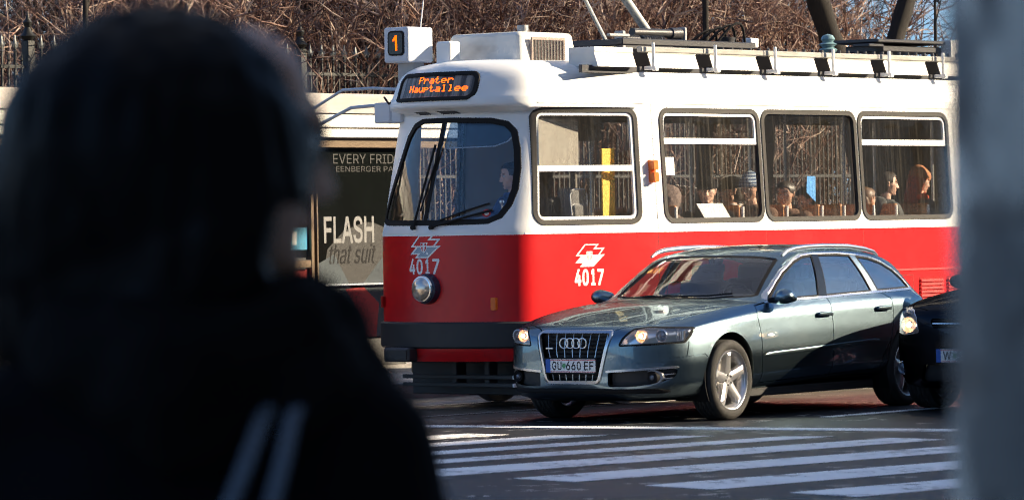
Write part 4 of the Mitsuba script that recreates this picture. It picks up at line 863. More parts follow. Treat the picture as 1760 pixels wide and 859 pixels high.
def build_black(fr):
    key = thing('black_car', 'black car with glowing headlight and a W number plate beside the grey pole', 'car')
    car = Car(fr, BLACK, key, 'm_carblack', {}); BLACK.mesh(); car_body_rings[key] = BLACK.R
    side = sg.Polygon([(.85, 1.03), (1.25, 1.27), (1.55, 1.39), (2.3, 1.40), (2.75, 1.30), (2.85, 1.075), (1.6, 1.04)]).buffer(-.01)
    scr = sg.Polygon([(.58, 0), (.62, .45), (.74, .68), (1.0, .62), (1.35, .55), (1.28, 0)]); scr = scr.union(affinity.scale(scr, 1, -1, origin=(0, 0))).buffer(.001)
    lampp = soft([(.45, .665), (.485, .79), (.535, .845), (.62, .868), (.735, .862), (.745, .79), (.735, .665), (.60, .645)], .015)
    lower = soft([(-.45, .26), (.45, .26), (.40, .40), (-.40, .40)], .03); upper = soft([(-.30, .70), (.30, .70), (.34, .78), (-.34, .78)], .02)
    cuts = both(man(prism(side, 'v', .3, 1.2)))+man(prism(scr, 'z', .9, 1.7))+both(man(prism(lampp, 'u', -1.2, -.2)))+man(prism(lower, 'u', -1.2, -.6))+man(prism(upper, 'u', -1.2, -.6))
    arch = m3.Manifold.batch_boolean([lathe_m([(0, -.4), (.355, -.4), (.355, .5), (0, .5)], 48, (u, s*.98, .355)) for u in (0, 2.58) for s in (1, -1)], m3.OpType.Add)
    hood = sg.LineString([(-.80, -.40), (-.70, -.60), (-.4, -.72), (.5, -.77)])
    gaps = both(man(prism(hood.buffer(.0045), 'z', .75, 1.2)))+both(line_prism([(.46, .25), (.44, .95)], 'v', .3, 1.2))+line_prism([(-.80, .60), (.80, .60)], 'u', -1.1, -.3, .004)
    car.put('body', (car.outer-car.in30)-cuts-arch-(gaps ^ (car.out2-car.in12)), 'm_carblack', 24, label='black bodywork')
    for s in (1, -1): car.put('side_window', sheet_of(car, side.buffer(-.002), s), 'm_privacy', True)
    car.put('windscreen', top_sheet(car, scr.buffer(-.005), .006), 'm_cartint', True)
    car.put('pillar', both(car.skin(man(prism(sg.Polygon([(1.58, 1.05), (1.66, 1.05), (1.72, 1.39), (1.64, 1.39)]), 'v', .3, 1.2)), car.out2, car.in12)), 'm_plastic')
    car.put('grille', cat(front_sheet(car, upper.buffer(.002), .05, .04), front_sheet(car, lower.buffer(.002), .06, .04)), 'm_black')
    for z in (.715, .74, .765): car.put('grille_slat', front_solid(car, sg.LineString([(-.31, z), (.31, z)]).buffer(.005), -.03, -.004, .03), 'm_satin' if z == .74 else 'm_plastic')
    for s in (1, -1):
        L = lampp if s > 0 else affinity.scale(lampp, -1, 1, origin=(0, 0))
        hl = car.put('headlight', front_solid(car, L.buffer(.004).difference(L.buffer(-.006)), -.03, .003, .02), 'm_satin', label='glowing headlight')
        put(f'{hl}__housing', front_sheet(car, L.buffer(.002), .10, .03), 'm_lampsilver', fr, True)
        put(f'{hl}__bowl', front_solid(car, L.difference(L.buffer(-.012)), -.10, -.006, .02), 'm_lampsilver', fr)
        for (v, z, r, gl) in ((.60, .725, .062, 1), (.665, .825, .035, 0)):
            u0 = float(nose_u(car, np.array([[v, z]]))[0])+.05
            put(f'{hl}__reflector', lathe([(r*.4, .05), (r*.8, .03), (r, .0), (r*1.05, -.012)], 28, 'u', (u0, s*v, z)), 'm_amberglass' if gl else 'm_xenon', fr, True)
            if gl:
                b = put(f'{hl}__bulb', ell((u0+.0, s*v, z), (.012, .022, .022), 12), 'm_lampglow', fr, True); scene[b]['emitter'] = {'type': 'area', 'radiance': rgb(4.2, 3.1, 2.2)}
        put(f'{hl}__cover', front_sheet(car, L.buffer(-.002), .004, .02), 'm_glass', fr, True)
        u0 = float(nose_u(car, np.array([[.66, .37]]))[0])
        fg = car.put('fog_lamp', lathe([(.056, .03), (.058, -.004), (.05, -.012), (.045, .0)], 24, 'u', (u0+.005, s*.66, .37)), 'm_satin', 40)
        put(f'{fg}__lens', lathe([(.046, .004), (.03, -.008), (0, -.012)], 20, 'u', (u0+.005, s*.66, .37)), 'm_xenon', fr, True)
        mr = car.put('door_mirror', hull(ell((.72, s*.96, 1.06), (.07, .085, .06)), ball((.76, s*.90, 1.02), .04)), 'm_carblack', 40)
        put(f'{mr}__foot', hull(ball((.72, s*.82, 1.0), .02), ball((.73, s*.90, 1.02), .028)), 'm_plastic', fr, 40)
    plate(car, -.925, 0.0, .475, 'W*1           ', .50, .108)
    for u in (0, 2.58):
        for s in (1, -1): wheel(car, u, s, spokes=7, R=.322)
    car.put('underbody', cat(cbox(-.5, 3.0, -.55, .55, .19, .28), cbox(.42, 2.2, -.78, .78, .19, .26)), 'm_black')
    car.put('dashboard', cbox(.55, .95, -.70, .70, .70, .97, .05), 'm_carseat')
    for v in (-.36, .36):
        st = car.put('seat', rounded(trimesh.creation.box((.08, .36, .5), trimesh.transformations.translation_matrix((1.5, v, .85))@trimesh.transformations.rotation_matrix(.22, (0, 1, 0))), .05), 'm_carseat', 35)
        put(f'{st}__headrest', rounded(trimesh.creation.box((.05, .2, .1), trimesh.transformations.translation_matrix((1.62, v, 1.2))), .04), 'm_carseat', fr, 35)
    return car
build_black(Frame(4.23, 36.5, .6193))
# ---------------------------------------------------------------- tram stop shelter beyond the rails
M('m_bronze', (.17, .125, .085), .4, .7)
M('m_fascia', dirty((.52, .47, .40), (.40, .36, .30), 3, 9), .6)
M('m_whitepanel', (.78, .76, .70), .5)
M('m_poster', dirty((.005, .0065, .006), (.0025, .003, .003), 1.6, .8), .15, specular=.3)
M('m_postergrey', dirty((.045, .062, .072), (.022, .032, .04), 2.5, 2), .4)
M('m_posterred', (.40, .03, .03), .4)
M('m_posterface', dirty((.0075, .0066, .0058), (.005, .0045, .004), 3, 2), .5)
M('m_shadeletter', (.02, .02, .019), .5)  # letters coloured dim to stand for shade on the upper poster
M('m_skyreflect', (.05, .27, .42), .4)
st = thing('tram_stop_shelter', 'tram stop shelter with pale roof and dark posters behind the tram', 'shelter')
SV = -4.0
put(f'{st}__roof', prism(sg.Polygon([(SV-.02, 2.76), (SV+.02, 2.74), (SV-.35, 2.95), (SV-2.2, 2.93), (SV-2.2, 2.74)]), 'u', -2.6, 6.6), 'm_fascia', TRAM, label='weathered pale roof with a sloping front')
for z0, z1 in ((2.60, 2.73), (2.50, 2.585)): put(f'{st}__fascia_board', cbox(-2.55, 6.55, SV-.05, SV, z0, z1, .006), 'm_whitepanel', TRAM, label='sunlit white fascia board')
put(f'{st}__beam', cbox(-2.5, 6.5, SV-.14, SV-.06, 2.40, 2.70, .005), 'm_bronze', TRAM)
for u in (-2.4, -.9, .6, 2.1, 2.96, 4.5, 6.0):
    put(f'{st}__post', cbox(u-.05, u+.0, SV-.16, SV-.08, .14, 2.48, .006), 'm_bronze', TRAM)
    put(f'{st}__post', cbox(u+.045, u+.07, SV-.13, SV-.09, .14, 2.42, .004), 'm_bronze', TRAM)
put(f'{st}__rail', cbox(-2.4, 2.9, SV-.15, SV-.07, 1.22, 1.30, .006), 'm_bronze', TRAM)
put(f'{st}__rail', cbox(3.05, 6.0, SV-.11, SV-.08, 1.035, 1.055, .004), 'm_paleblue2', TRAM)
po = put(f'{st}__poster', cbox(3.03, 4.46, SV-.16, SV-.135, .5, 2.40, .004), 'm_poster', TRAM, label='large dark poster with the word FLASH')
onp = lambda p, a, b: prism(p, 'v', SV-.135+a, SV-.135+b)
put(f'{po}__figure', onp(shapely.union_all([sg.Polygon([(3.12, 1.06), (3.2, 1.40), (3.45, 1.58), (3.74, 1.66), (3.87, 1.66), (4.15, 1.58), (4.4, 1.38), (4.44, 1.06)]).buffer(-.05).buffer(.05)]), .001, .0018), 'm_posterface', TRAM)
put(f'{po}__pale_field', onp(sg.Polygon([(3.04, .52), (3.04, 1.25), (3.3, 1.35), (3.62, .9), (3.62, .52)]).union(sg.Polygon([(3.66, .52), (3.66, 1.0), (4.0, 1.30), (4.45, 1.25), (4.45, .52)])), .002, .003), 'm_postergrey', TRAM)
put(f'{po}__red_field', onp(sg.Polygon([(3.62, .52), (3.66, .75), (3.45, 1.0), (3.72, 1.02), (3.95, .85), (3.9, .52)]), .003, .004), 'm_posterred', TRAM)
def words(parent, txt, x, z, w, h, mat, bold=False, name='lettering', skew=0):
    p = flat_text(txt, w, h, bold)
    if skew: p = affinity.skew(p, skew, 0, origin=(0, 0))
    put(f'{parent}__{name}', onp(affinity.translate(p, x, z), .004, .006), mat, TRAM, label='poster lettering '+txt)
words(po, 'EVERY FRIDAY', 3.30, 2.245, 1.12, .095, 'm_shadeletter')
words(po, 'EENBERGER PARTY', 3.34, 2.165, 1.08, .055, 'm_shadeletter')
words(po, 'FLASH', 3.15, 1.455, .74, .27, M('m_flashletter', (.20, .20, .195), .5), True)  # paler letter colour stands for the strip of sun across this word
words(po, 'that suit', 3.20, 1.25, .68, .20, 'm_rubber', False, 'lettering', 14)
put(f'{st}__side_pane', cbox(2.25, 2.9, SV-.14, SV-.12, 1.32, 2.40, .003), 'm_poster', TRAM)
put(f'{st}__side_pane__bright_strip', cbox(2.25, 2.9, SV-.12, SV-.115, 1.40, 1.62, .001), 'm_skyreflect', TRAM)  # blue strip painted as the sky reflected in the pane
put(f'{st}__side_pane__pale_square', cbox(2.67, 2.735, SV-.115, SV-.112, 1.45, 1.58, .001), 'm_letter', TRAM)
put(f'{st}__lower_panel', cbox(2.25, 2.9, SV-.14, SV-.12, .5, 1.21, .003), 'm_posterred', TRAM)
put(f'{st}__back_wall', cbox(-2.5, 6.5, SV-2.1, SV-2.05, .14, 2.74, .004), M('m_backwall', (.05, .048, .045), .5), TRAM)
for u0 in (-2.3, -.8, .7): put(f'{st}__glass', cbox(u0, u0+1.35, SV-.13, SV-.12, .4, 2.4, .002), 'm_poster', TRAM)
# ---------------------------------------------------------------- park fence
M('m_iron', (.012, .013, .013), .5)
M('m_finialglint', dirty((.20, .21, .21), (.03, .032, .032), 30, 30), .35, .4)  # grey blotches paint the light caught by the finials onto the iron
fence = thing('park_fence', 'tall dark iron park fence with leaf shaped finials in front of the bare bushes', 'fence')
FV = -12.0
FENCE = Frame(-0.736, 37.861, 0.702, .10)
def picket(u, z1, r=.018): return tube([(u, FV, .3), (u, FV, z1)], r, 5)
def finial(u, z1):
    return cat( [hull(ell((u, FV, z1+.02), (.035, .02, .03), 8), ball((u, FV, z1+.13), .006, 6)), tube([(u-.05, FV, z1+.045), (u-.03, FV, z1-.01), (u, FV, z1-.02), (u+.03, FV, z1-.01), (u+.05, FV, z1+.045)], .011, 5), lathe([(0, -.02), (.028, 0), (0, .02)], 6, 'z', (u, FV, z1-.06))])
ib, uu = 0, np.arange(5.6, 27, .21)
tall = picket(0, 3.68); low = picket(.105, 3.50, .015); fin_ = finial(0, 3.68)
low = cat(low, hull(ball((.105, FV, 3.52), .02, 6), ball((.105, FV, 3.60), .005, 6)))
tp, lp, fp = mikit.ply(FENCE.mesh(tall), 'm_iron'), mikit.ply(FENCE.mesh(low), 'm_iron'), mikit.ply(FENCE.mesh(fin_), 'm_finialglint', smooth=30)
for u in uu:
    d = TRAM.b*u
    tw = T().translate([float(d[0]), float(d[1]), 0]); pk_ = key_for(f'{fence}__picket'); scene[pk_] = {**tp, 'to_world': tw}; scene[f'{pk_}__finial'] = {**fp, 'to_world': tw}; scene[key_for(f'{fence}__picket')] = {**lp, 'to_world': tw}
for z in (3.44, 2.15, .6): put(f'{fence}__rail', cbox(5.0, 27, FV-.02, FV+.02, z-.022, z+.022, .004), 'm_iron', FENCE)
for u in np.arange(6.65, 27, 4.65):
    put(f'{fence}__post', cat(cbox(u-.06, u+.06, FV-.06, FV+.06, .1, 3.75, .01), lathe([(.05, 3.75), (.10, 3.80), (.06, 3.84), (.035, 3.9), (.06, 3.96), (.03, 4.0), (0, 4.10)], 12, 'z', (u, FV, 0))), 'm_iron', FENCE, 30)
put(f'{fence}__plinth', cbox(5, 27, FV-.15, FV+.15, -.05, .35, .02), 'm_kerb', FENCE)
# ---------------------------------------------------------------- bare bushes and trees in the park
def twigs(dark, mid, pale):  # pale patches paint sun highlights into the twig colour
    def fn(p, n, uv):
        a = noise(p.x*2.3, p.y*2.3, p.z*2.0); b = noise(p.x*7.1, p.y*7.1, p.z*5.3)
        return mix(mix(dark, mid, smoothstep(.25, .55, a*.5+b*.5)), pale, smoothstep(.52, .70, a*.45+b*.55))
    return proc(fn)
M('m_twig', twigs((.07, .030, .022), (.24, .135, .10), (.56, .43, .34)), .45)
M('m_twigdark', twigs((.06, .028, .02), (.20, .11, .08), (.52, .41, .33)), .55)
M('m_twigshade', twigs((.012, .007, .006), (.030, .016, .012), (.09, .055, .042)), .8)  # near-black twigs of the back rows: shade of the thicket put into the colour
M('m_bark', dirty((.020, .016, .013), (.010, .008, .007), 9, 4), .9)
def rods(segs, n=3):
    """many thin tapered rods in one mesh: (start, end, radius at start, radius at end)"""
    A = np.array([s[0] for s in segs]); B = np.array([s[1] for s in segs]); ra = np.array([s[2] for s in segs]); rb_ = np.array([s[3] for s in segs])
    d = B-A; d /= np.linalg.norm(d, axis=1, keepdims=True)+1e-9
    h = np.where(np.abs(d[:, 2:3]) < .9, [[0, 0, 1.0]], [[1.0, 0, 0]]); s = np.cross(d, h); s /= np.linalg.norm(s, axis=1, keepdims=True)+1e-9; t = np.cross(d, s)
    V = []
    for k in range(n):
        a = 2*math.pi*k/n; o = math.cos(a)*s+math.sin(a)*t; V += [A+o*ra[:, None], B+o*rb_[:, None]]
    V = np.stack(V, 1); N = len(segs); base = (np.arange(N)*2*n)[:, None]; F = []
    for k in range(n):
        a, b, c, d2 = 2*k, 2*k+1, 2*((k+1) % n), 2*((k+1) % n)+1; F += [np.hstack([base+a, base+c, base+b]), np.hstack([base+b, base+c, base+d2])]
    return trimesh.Trimesh(V.reshape(-1, 3), np.vstack(F), process=False)
def curve(rng, p, d, L, n, wob, up=.0):
    P = [p]; d = d/np.linalg.norm(d)
    for _ in range(n):
        d = d+rng.normal(0, wob, 3)+[0, 0, up]; d /= np.linalg.norm(d); P.append(P[-1]+d*L/n)
    return P
def bush(seed, H=5.6, R=1.5, stems=34):
    rng = np.random.default_rng(seed); S, W = [], []
    for _ in range(stems):
        a, r = rng.uniform(0, 6.28), R*.45*math.sqrt(rng.uniform()); p = np.array([r*math.cos(a), r*math.sin(a), 0])
        h = H*rng.uniform(.75, 1.12); P = curve(rng, p, np.array([math.cos(a)*.30, math.sin(a)*.30, 1]), h, 9, .11, .02); r0 = rng.uniform(.017, .034)
        for i in range(9): W.append((P[i], P[i+1], r0*(1-.08*i), r0*(1-.08*(i+1))))
        for i in range(3, 10):
            for _ in range(2):
                b = rng.uniform(0, 6.28); q = curve(rng, P[min(i, 9)], np.array([math.cos(b), math.sin(b), rng.uniform(.2, 1.6)]), rng.uniform(.5, 1.3), 4, .20, .05); rq = rng.uniform(.008, .0155)
                for k in range(4): S.append((q[k], q[k+1], rq*(1-.18*k), rq*(1-.18*(k+1))))
                for k in (1, 2, 3, 4):
                    if rng.uniform() < .75:
                        c = rng.uniform(0, 6.28); e = q[k]+np.array([math.cos(c), math.sin(c), rng.uniform(-.1, 1.2)])*rng.uniform(.15, .45); S.append((q[k], e, .007, .003))
    return rods(W, 5), rods(S, 4)
BUSH = []
for k in range(4):
    w, s = bush(20+k); BUSH.append((mikit.ply(w, 'm_twigdark', smooth=True), mikit.ply(s, 'm_twig', smooth=True), mikit.ply(w, 'm_twigshade', smooth=True), mikit.ply(s, 'm_twigshade', smooth=True)))
bl = 0
BR = np.random.default_rng(5)
for row, (v0, u0, u1, du) in enumerate(((-13.6, 8.4, 25.6, 2.0), (-15.0, 6.5, 26.8, 2.0), (-16.8, 7.0, 28.6, 1.35), (-18.6, 7.5, 30.4, 1.35), (-20.6, 8.0, 32.2, 1.4))):
    for u in np.arange(u0, u1, du):
        if row >= 1 and u < (9.7, 11.3, 13.0, 15.0)[row-1]: continue
        p = TRAM.pts([[u+BR.uniform(-.3, .3), v0+BR.uniform(-.35, .35), 0]])[0]; sc_ = BR.uniform(.92, 1.1); dg = BR.uniform(0, 360)
        k = thing('bare_bush', *(('tall bare bush with pale sunlit twigs behind the iron fence', 'bush', 'pale bare bushes behind the iron fence') if row < 2 else ('bare bush deep in the thicket coloured dark for the shade behind the pale bushes', 'bush', 'bare bushes deep in the thicket coloured dark for shade')))
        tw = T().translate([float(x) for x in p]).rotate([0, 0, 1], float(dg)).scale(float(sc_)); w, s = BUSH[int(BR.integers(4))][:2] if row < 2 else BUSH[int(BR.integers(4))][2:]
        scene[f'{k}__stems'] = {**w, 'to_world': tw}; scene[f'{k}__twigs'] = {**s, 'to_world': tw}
def tree(name, label, pts, r0, r1, seed, crown=7, group=None):
    k = thing(name, label, 'tree', group); rng = np.random.default_rng(seed)
    P = np.array([TRAM.pts([p])[0] for p in pts]); t = np.linspace(0, 1, 26); L = np.linspace(0, 1, len(P)); Q = np.c_[[np.interp(t, L, P[:, i]) for i in range(3)]].T
    from scipy.ndimage import gaussian_filter1d
    Q[1:-1] = gaussian_filter1d(Q, 2, axis=0)[1:-1]; rr = r0+(r1-r0)*t; rr = rr*(1+.08*np.sin(np.arange(26)*1.7+seed))
    put(f'{k}__trunk', tube(Q, rr, 14), 'm_bark', WORLD, True)
    S = []
    for i in range(crown):
        j = int(15+10*i/max(crown-1, 1)); a = rng.uniform(0, 6.28); q = curve(rng, Q[min(j, 25)], np.array([math.cos(a), math.sin(a), .9]), rng.uniform(1.4, 2.8), 6, .18, .05)
        rb0 = rr[min(j, 25)]*.55
        for m_ in range(6):
            S.append((q[m_], q[m_+1], rb0*(1-.13*m_), rb0*(1-.13*(m_+1))))
            for _ in range(4):
                b = rng.uniform(0, 6.28); z = curve(rng, q[m_+1], np.array([math.cos(b), math.sin(b), .6]), rng.uniform(.5, 1.2), 4, .25, .03)
                for n_ in range(4):
                    S.append((z[n_], z[n_+1], .013-.0025*n_, .0105-.0025*n_))
                    for _ in range(2):
                        c = rng.uniform(0, 6.28); S.append((z[n_+1], z[n_+1]+np.array([math.cos(c), math.sin(c), .7])*rng.uniform(.15, .45), .005, .002))
    put(f'{k}__crown', rods(S, 4), 'm_bark', WORLD)
tree('park_tree', 'dark tree trunk leaning left behind the tram roof', [(20.0, -9, 0), (19.0, -9, 2.5), (18.49, -9, 3.88), (18.12, -9, 4.52), (17.2, -9, 6.2), (16.8, -9, 8.4)], .21, .10, 3)
tree('park_tree', 'dark tree trunk leaning right near the grey pole', [(18.6, -9, 0), (19.3, -9, 2.5), (19.83, -9, 3.98), (20.19, -9, 4.59), (21.0, -9, 6.2), (21.6, -9, 8.6)], .17, .08, 4)
tree('park_tree', 'slender dark tree behind the middle of the tram roof', [(15.75, -9, 0), (15.68, -9, 2.5), (15.69, -9, 4.0), (15.70, -9, 5.6), (15.75, -9, 7.4)], .06, .025, 8, 9)
tree('park_tree', 'thin pale sapling next to the grey pole', [(20.83, -9, 0), (20.83, -9, 3), (20.85, -9, 4.6), (20.8, -9, 6)], .035, .012, 9, 4)
tree('park_tree', 'thin tree at the upper left corner by the fence post', [(6.6, -11, 0), (6.6, -11, 3), (6.62, -11, 4.3), (6.55, -11, 6.5)], .05, .02, 12, 9)
# ---------------------------------------------------------------- people
M('m_skin', dirty((.56, .35, .26), (.50, .28, .20), 30, 30), .5)
M('m_skin2', dirty((.50, .29, .20), (.44, .24, .16), 30, 30), .5)
M('m_eyewhite', (.7, .68, .65), .3)
M('m_iris', (.03, .02, .015), .2)
M('m_lip', (.36, .13, .11), .5)
def cloth(name, c, k=.6): return M(name, dirty(c, tuple(x*k for x in c), 18, 18), .9, specular=.08)
cloth('m_blackcoat', (.0055, .0055, .0075)); cloth('m_browncoat', (.16, .10, .075)); cloth('m_darkjacket', (.008, .0078, .0085)); cloth('m_greyhood', (.10, .105, .105)); cloth('m_navy', (.05, .075, .17)); cloth('m_jeans', (.05, .06, .09))
cloth('m_redscarf', (.58, .09, .06)); cloth('m_orangewool', (.48, .22, .12)); cloth('m_whitescarf', (.60, .56, .54)); cloth('m_puffer', (.19, .145, .13)); cloth('m_boots', (.02, .018, .017))
def strands(c, c2):
    def fn(p, n, uv): return mix(c, c2, noise(p.x*210, p.y*210, p.z*22))
    return proc(fn)
M('m_hairblack', strands((.0028, .0028, .0032), (.007, .007, .008)), .5, specular=.10)
M('m_hairbrown', strands((.09, .05, .03), (.17, .10, .06)), .5)
M('m_hairdark', strands((.018, .014, .012), (.045, .034, .028)), .5)
M('m_redhair', strands((.42, .10, .05), (.30, .06, .035)), .5)
def knit(p, n, uv):
    s = dr.sin(p.z*210+1.6*noise(p.x*9, p.y*9)); return mix((.05, .09, .18), (.42, .50, .58), smoothstep(-.1, .5, s))
M('m_stripeknit', proc(knit), .9)
def soften(m, L=.012, it=8, lam=.5):
    q = tm(m.refine_to_length(L)) if isinstance(m, m3.Manifold) else m; q.merge_vertices()
    trimesh.smoothing.filter_taubin(q, lamb=lam, nu=.53, iterations=it); return q
def hand(w, d, side):
    """a relaxed hand: w wrist point, d direction of the fingers"""
    w, d = np.asarray(w, float), np.asarray(d, float)/np.linalg.norm(d); up = np.array([0, 0, 1.0]); s = np.cross(d, up); s /= np.linalg.norm(s)+1e-9; up = np.cross(s, d)
    P = hull(ball(w, .024, 10), *[ball(w+d*.075+s*o, .013, 8) for o in (-.032, -.01, .012, .032)]); parts = [P]
    for o, L in ((-.032, .055), (-.011, .07), (.011, .075), (.032, .066)):
        a = w+d*.078+s*o; b = a+d*L*.55-up*.008; c = b+d*L*.42-up*.022; parts += [bone(a, .0095, b, .009, 8), bone(b, .009, c, .0075, 8)]
    t = w+d*.03+s*side*.03; t2 = t+d*.03+s*side*.02-up*.012; parts += [bone(w+d*.02, .016, t, .012, 8), bone(t, .012, t2, .010, 8), bone(t2, .010, t2+d*.025-up*.01, .0085, 8)]
    return m3.Manifold.batch_boolean(parts, m3.OpType.Add)
def head_solid(c, yaw, nod=0.0):
    """returns (head, at) with at placing local head points (x forward) in the figure's space"""
    a, b = math.radians(yaw), math.radians(nod)
    R = np.array([[math.cos(a), -math.sin(a), 0], [math.sin(a), math.cos(a), 0], [0, 0, 1]])@np.array([[math.cos(b), 0, math.sin(b)], [0, 1, 0], [-math.sin(b), 0, math.cos(b)]])
    at = lambda p: tuple(R@np.asarray(p, float)+np.asarray(c, float))
    B = lambda p, r: ball(at(p), r, 14)
    skull = hull(B((-.025, 0, .035), .080), B((.022, 0, .045), .066), B((.012, .022, .01), .058), B((.012, -.022, .01), .058))
    jaw = hull(B((.03, .025, -.005), .050), B((.03, -.025, -.005), .050), B((.062, 0, -.082), .022), B((.015, .035, -.06), .026), B((.015, -.035, -.06), .026), B((.07, 0, .0), .022))
    nose = hull(B((.090, 0, .018), .008), B((.109, 0, -.022), .010), B((.088, .014, -.026), .008), B((.088, -.014, -.026), .008), B((.07, 0, .03), .01))
    brow = hull(B((.080, .034, .034), .010), B((.080, -.034, .034), .010), B((.086, 0, .034), .010))
    chin = hull(B((.075, .008, -.086), .014), B((.075, -.008, -.086), .014)); lips = hull(B((.086, .017, -.052), .008), B((.086, -.017, -.052), .008))
    ears = [hull(B((-.008, s*.073, .018), .010), B((-.012, s*.082, .022), .012), B((-.004, s*.076, -.018), .008)) for s in (1, -1)]
    return m3.Manifold.batch_boolean([skull, jaw, nose, brow, chin, lips, *ears], m3.OpType.Add), at, R
def sphere_at(at, R, p, r):
    m = trimesh.creation.icosphere(2); m.vertices = m.vertices*np.asarray(r)+np.asarray(p); m.vertices = np.array([at(v) for v in m.vertices]); return m
def hair_cap(at, R, low=-.05, grow_=.012, front=.045, back=-.10):
    """hair over the skull: a bigger skull minus the face"""
    B = lambda p, r: ball(at(p), r, 18)
    cap = hull(B((-.028, 0, .038), .080+grow_), B((.022, 0, .050), .066+grow_), B((-.05, 0, low), .055+grow_))
    face = hull(*[ball(at((front+.02+.12*i, s*.2, z)), .03, 10) for i in (0, 1) for s in (1, -1) for z in (.055, -.25)])
    side = hull(*[ball(at((x, s*.2, z)), .02, 10) for x in (.02, .25) for s in (1, -1) for z in (low, -.25)])
    return cap-face-side
def seated(label, pos, deg, yaw, nod=0, coat='m_blackcoat', trousers='m_jeans', skin='m_skin', hair='m_hairdark', hat=None, longhair=False, hood=None, scarf=None, arms=None, collar=True, puffs=False):
    """pos: the world point of the head centre"""
    key = thing('person', label, 'person'); hc = np.array([.05, 0, .70]); fr = Plain(0, 0, 0, deg); o = fr.pts(hc[None])[0]; fr = Plain(pos[0]-o[0], pos[1]-o[1], pos[2]-o[2], deg)
    head, at, R = head_solid(hc, yaw, nod)
    armj = arms or {s: [(0, s*.185, .46), (.07, s*.235, .20), (.28, s*.13, .17)] for s in (1, -1)}
    neck = hull(ball((.03, 0, .60), .052, 14), ball((.015, 0, .50), .058, 14))
    legs = {s: [(.05, s*.085, .06), (.44, s*.10, .07), (.42, s*.10, -.34), (.55, s*.11, -.385)] for s in (1, -1)}
    torso = hull(ell((0, 0, .10), (.11, .15, .11)), ell((.01, 0, .38), (.105, .155, .13)), ball((0, .13, .46), .05), ball((0, -.13, .46), .05))
    body = [head, neck, torso]+[bone(j[0], .050, j[1], .040) for j in armj.values()]+[bone(j[1], .040, j[2], .026) for j in armj.values()]
    for s, j in armj.items(): body.append(hand(j[2], np.array(j[2])-np.array(j[1])+[0, 0, -.02], -s))
    for j in legs.values(): body += [bone(j[0], .075, j[1], .055), bone(j[1], .055, j[2], .038), bone(j[2], .038, j[3], .03)]
    put(f'{key}__body', soften(m3.Manifold.batch_boolean(body, m3.OpType.Add), .014, 5), skin, fr, True)
    c = [hull(ell((0, 0, .06), (.145, .185, .12)), ell((.01, 0, .36), (.135, .185, .15)), ball((0, .145, .45), .065), ball((0, -.145, .45), .065))]
    for j in armj.values(): c += [bone(j[0], .075, j[1], .062), bone(j[1], .062, np.array(j[1])+.88*(np.array(j[2])-np.array(j[1])), .043)]
    if collar: c.append(hull(*[ball((.02+.075*math.cos(t), .085*math.sin(t), .535), .026, 10) for t in np.arange(0, 6.28, .7)])-ball((.03, 0, .60), .062))
    cm = soften(m3.Manifold.batch_boolean(c, m3.OpType.Add), .018, 6); nz = meshkit.fbm(cm.vertices*9+pos[0], 3, 2)-.5
    cm.vertices += cm.vertex_normals*(nz*.03)[:, None]
    if puffs: cm.vertices += cm.vertex_normals*(.014*np.abs(np.sin(cm.vertices[:, 2]*38)))[:, None]
    put(f'{key}__coat', cm, coat, fr, True)
    put(f'{key}__trousers', soften(m3.Manifold.batch_boolean([x for j in legs.values() for x in (bone(j[0], .092, j[1], .070), bone(j[1], .070, j[2], .056))], m3.OpType.Add), .02, 4), trousers, fr, True)
    for j in legs.values(): put(f'{key}__shoe', hull(ball(j[2], .05, 12), ball((j[3][0], j[3][1], j[3][2]-.005), .04, 12), ball((j[2][0]-.03, j[2][1], j[2][2]-.05), .035, 12)), 'm_boots', fr, 40)
    for s in (1, -1):
        put(f'{key}__eye', sphere_at(at, R, (.074, s*.032, .014), (.012, .014, .009)), 'm_eyewhite', fr, True)
        put(f'{key}__pupil', sphere_at(at, R, (.0845, s*.032, .014), (.003, .006, .006)), 'm_iris', fr, True)
        put(f'{key}__eyebrow', hull(*[ball(at((.086-.1*abs(y-.03), s*y, .040)), .004, 8) for y in (.018, .034, .05)]), 'm_hairdark' if hair != 'm_redhair' else hair, fr, 40)
    put(f'{key}__mouth', sphere_at(at, R, (.090, 0, -.052), (.005, .019, .006)), 'm_lip', fr, True)
    if hair: put(f'{key}__hair', hair_cap(at, R, -.05 if hat else -.03), hair, fr, 40)
    if longhair:
        L = hull(ball(at((-.045, 0, .0)), .088), ball(at((-.07, 0, -.14)), .07), ball(at((-.06, .05, -.2)), .045), ball(at((-.06, -.05, -.2)), .045)); lm = soften(L, .012, 3); lm.vertices += lm.vertex_normals*((meshkit.noise(lm.vertices*[70, 70, 9])-.5)*.02)[:, None]
        put(f'{key}__long_hair', lm, hair, fr, True)
    if hat:
        kind, mat = hat; Bq = lambda p, r: ball(at(p), r, 20)
        cut_ = hull(*[ball(at((x, y, -.20)), .235, 24) for x in (-.3, .3) for y in (-.3, .3)])
        dome = hull(Bq((-.032, 0, .05), .096), Bq((.022, 0, .056), .084), Bq((-.03, 0, .075 if kind == 'beanie' else .05), .09))-cut_
        put(f'{key}__hat', dome, mat, fr, 40)
        if kind == 'cap': put(f'{key}__hat__peak', hull(*[ball(at((.09+.045*math.cos(t), .07*math.sin(t), .045-.012*math.cos(t))), .007, 8) for t in np.linspace(-1.5, 1.5, 7)]), mat, fr, 40)
        else: put(f'{key}__hat__brim', hull(*[ball(at((-.012+.098*math.cos(t), .088*math.sin(t), .055)), .014, 8) for t in np.arange(0, 6.28, .35)])-hull(Bq((-.03, 0, .05), .086), Bq((.02, 0, .05), .07)), mat, fr, 40)
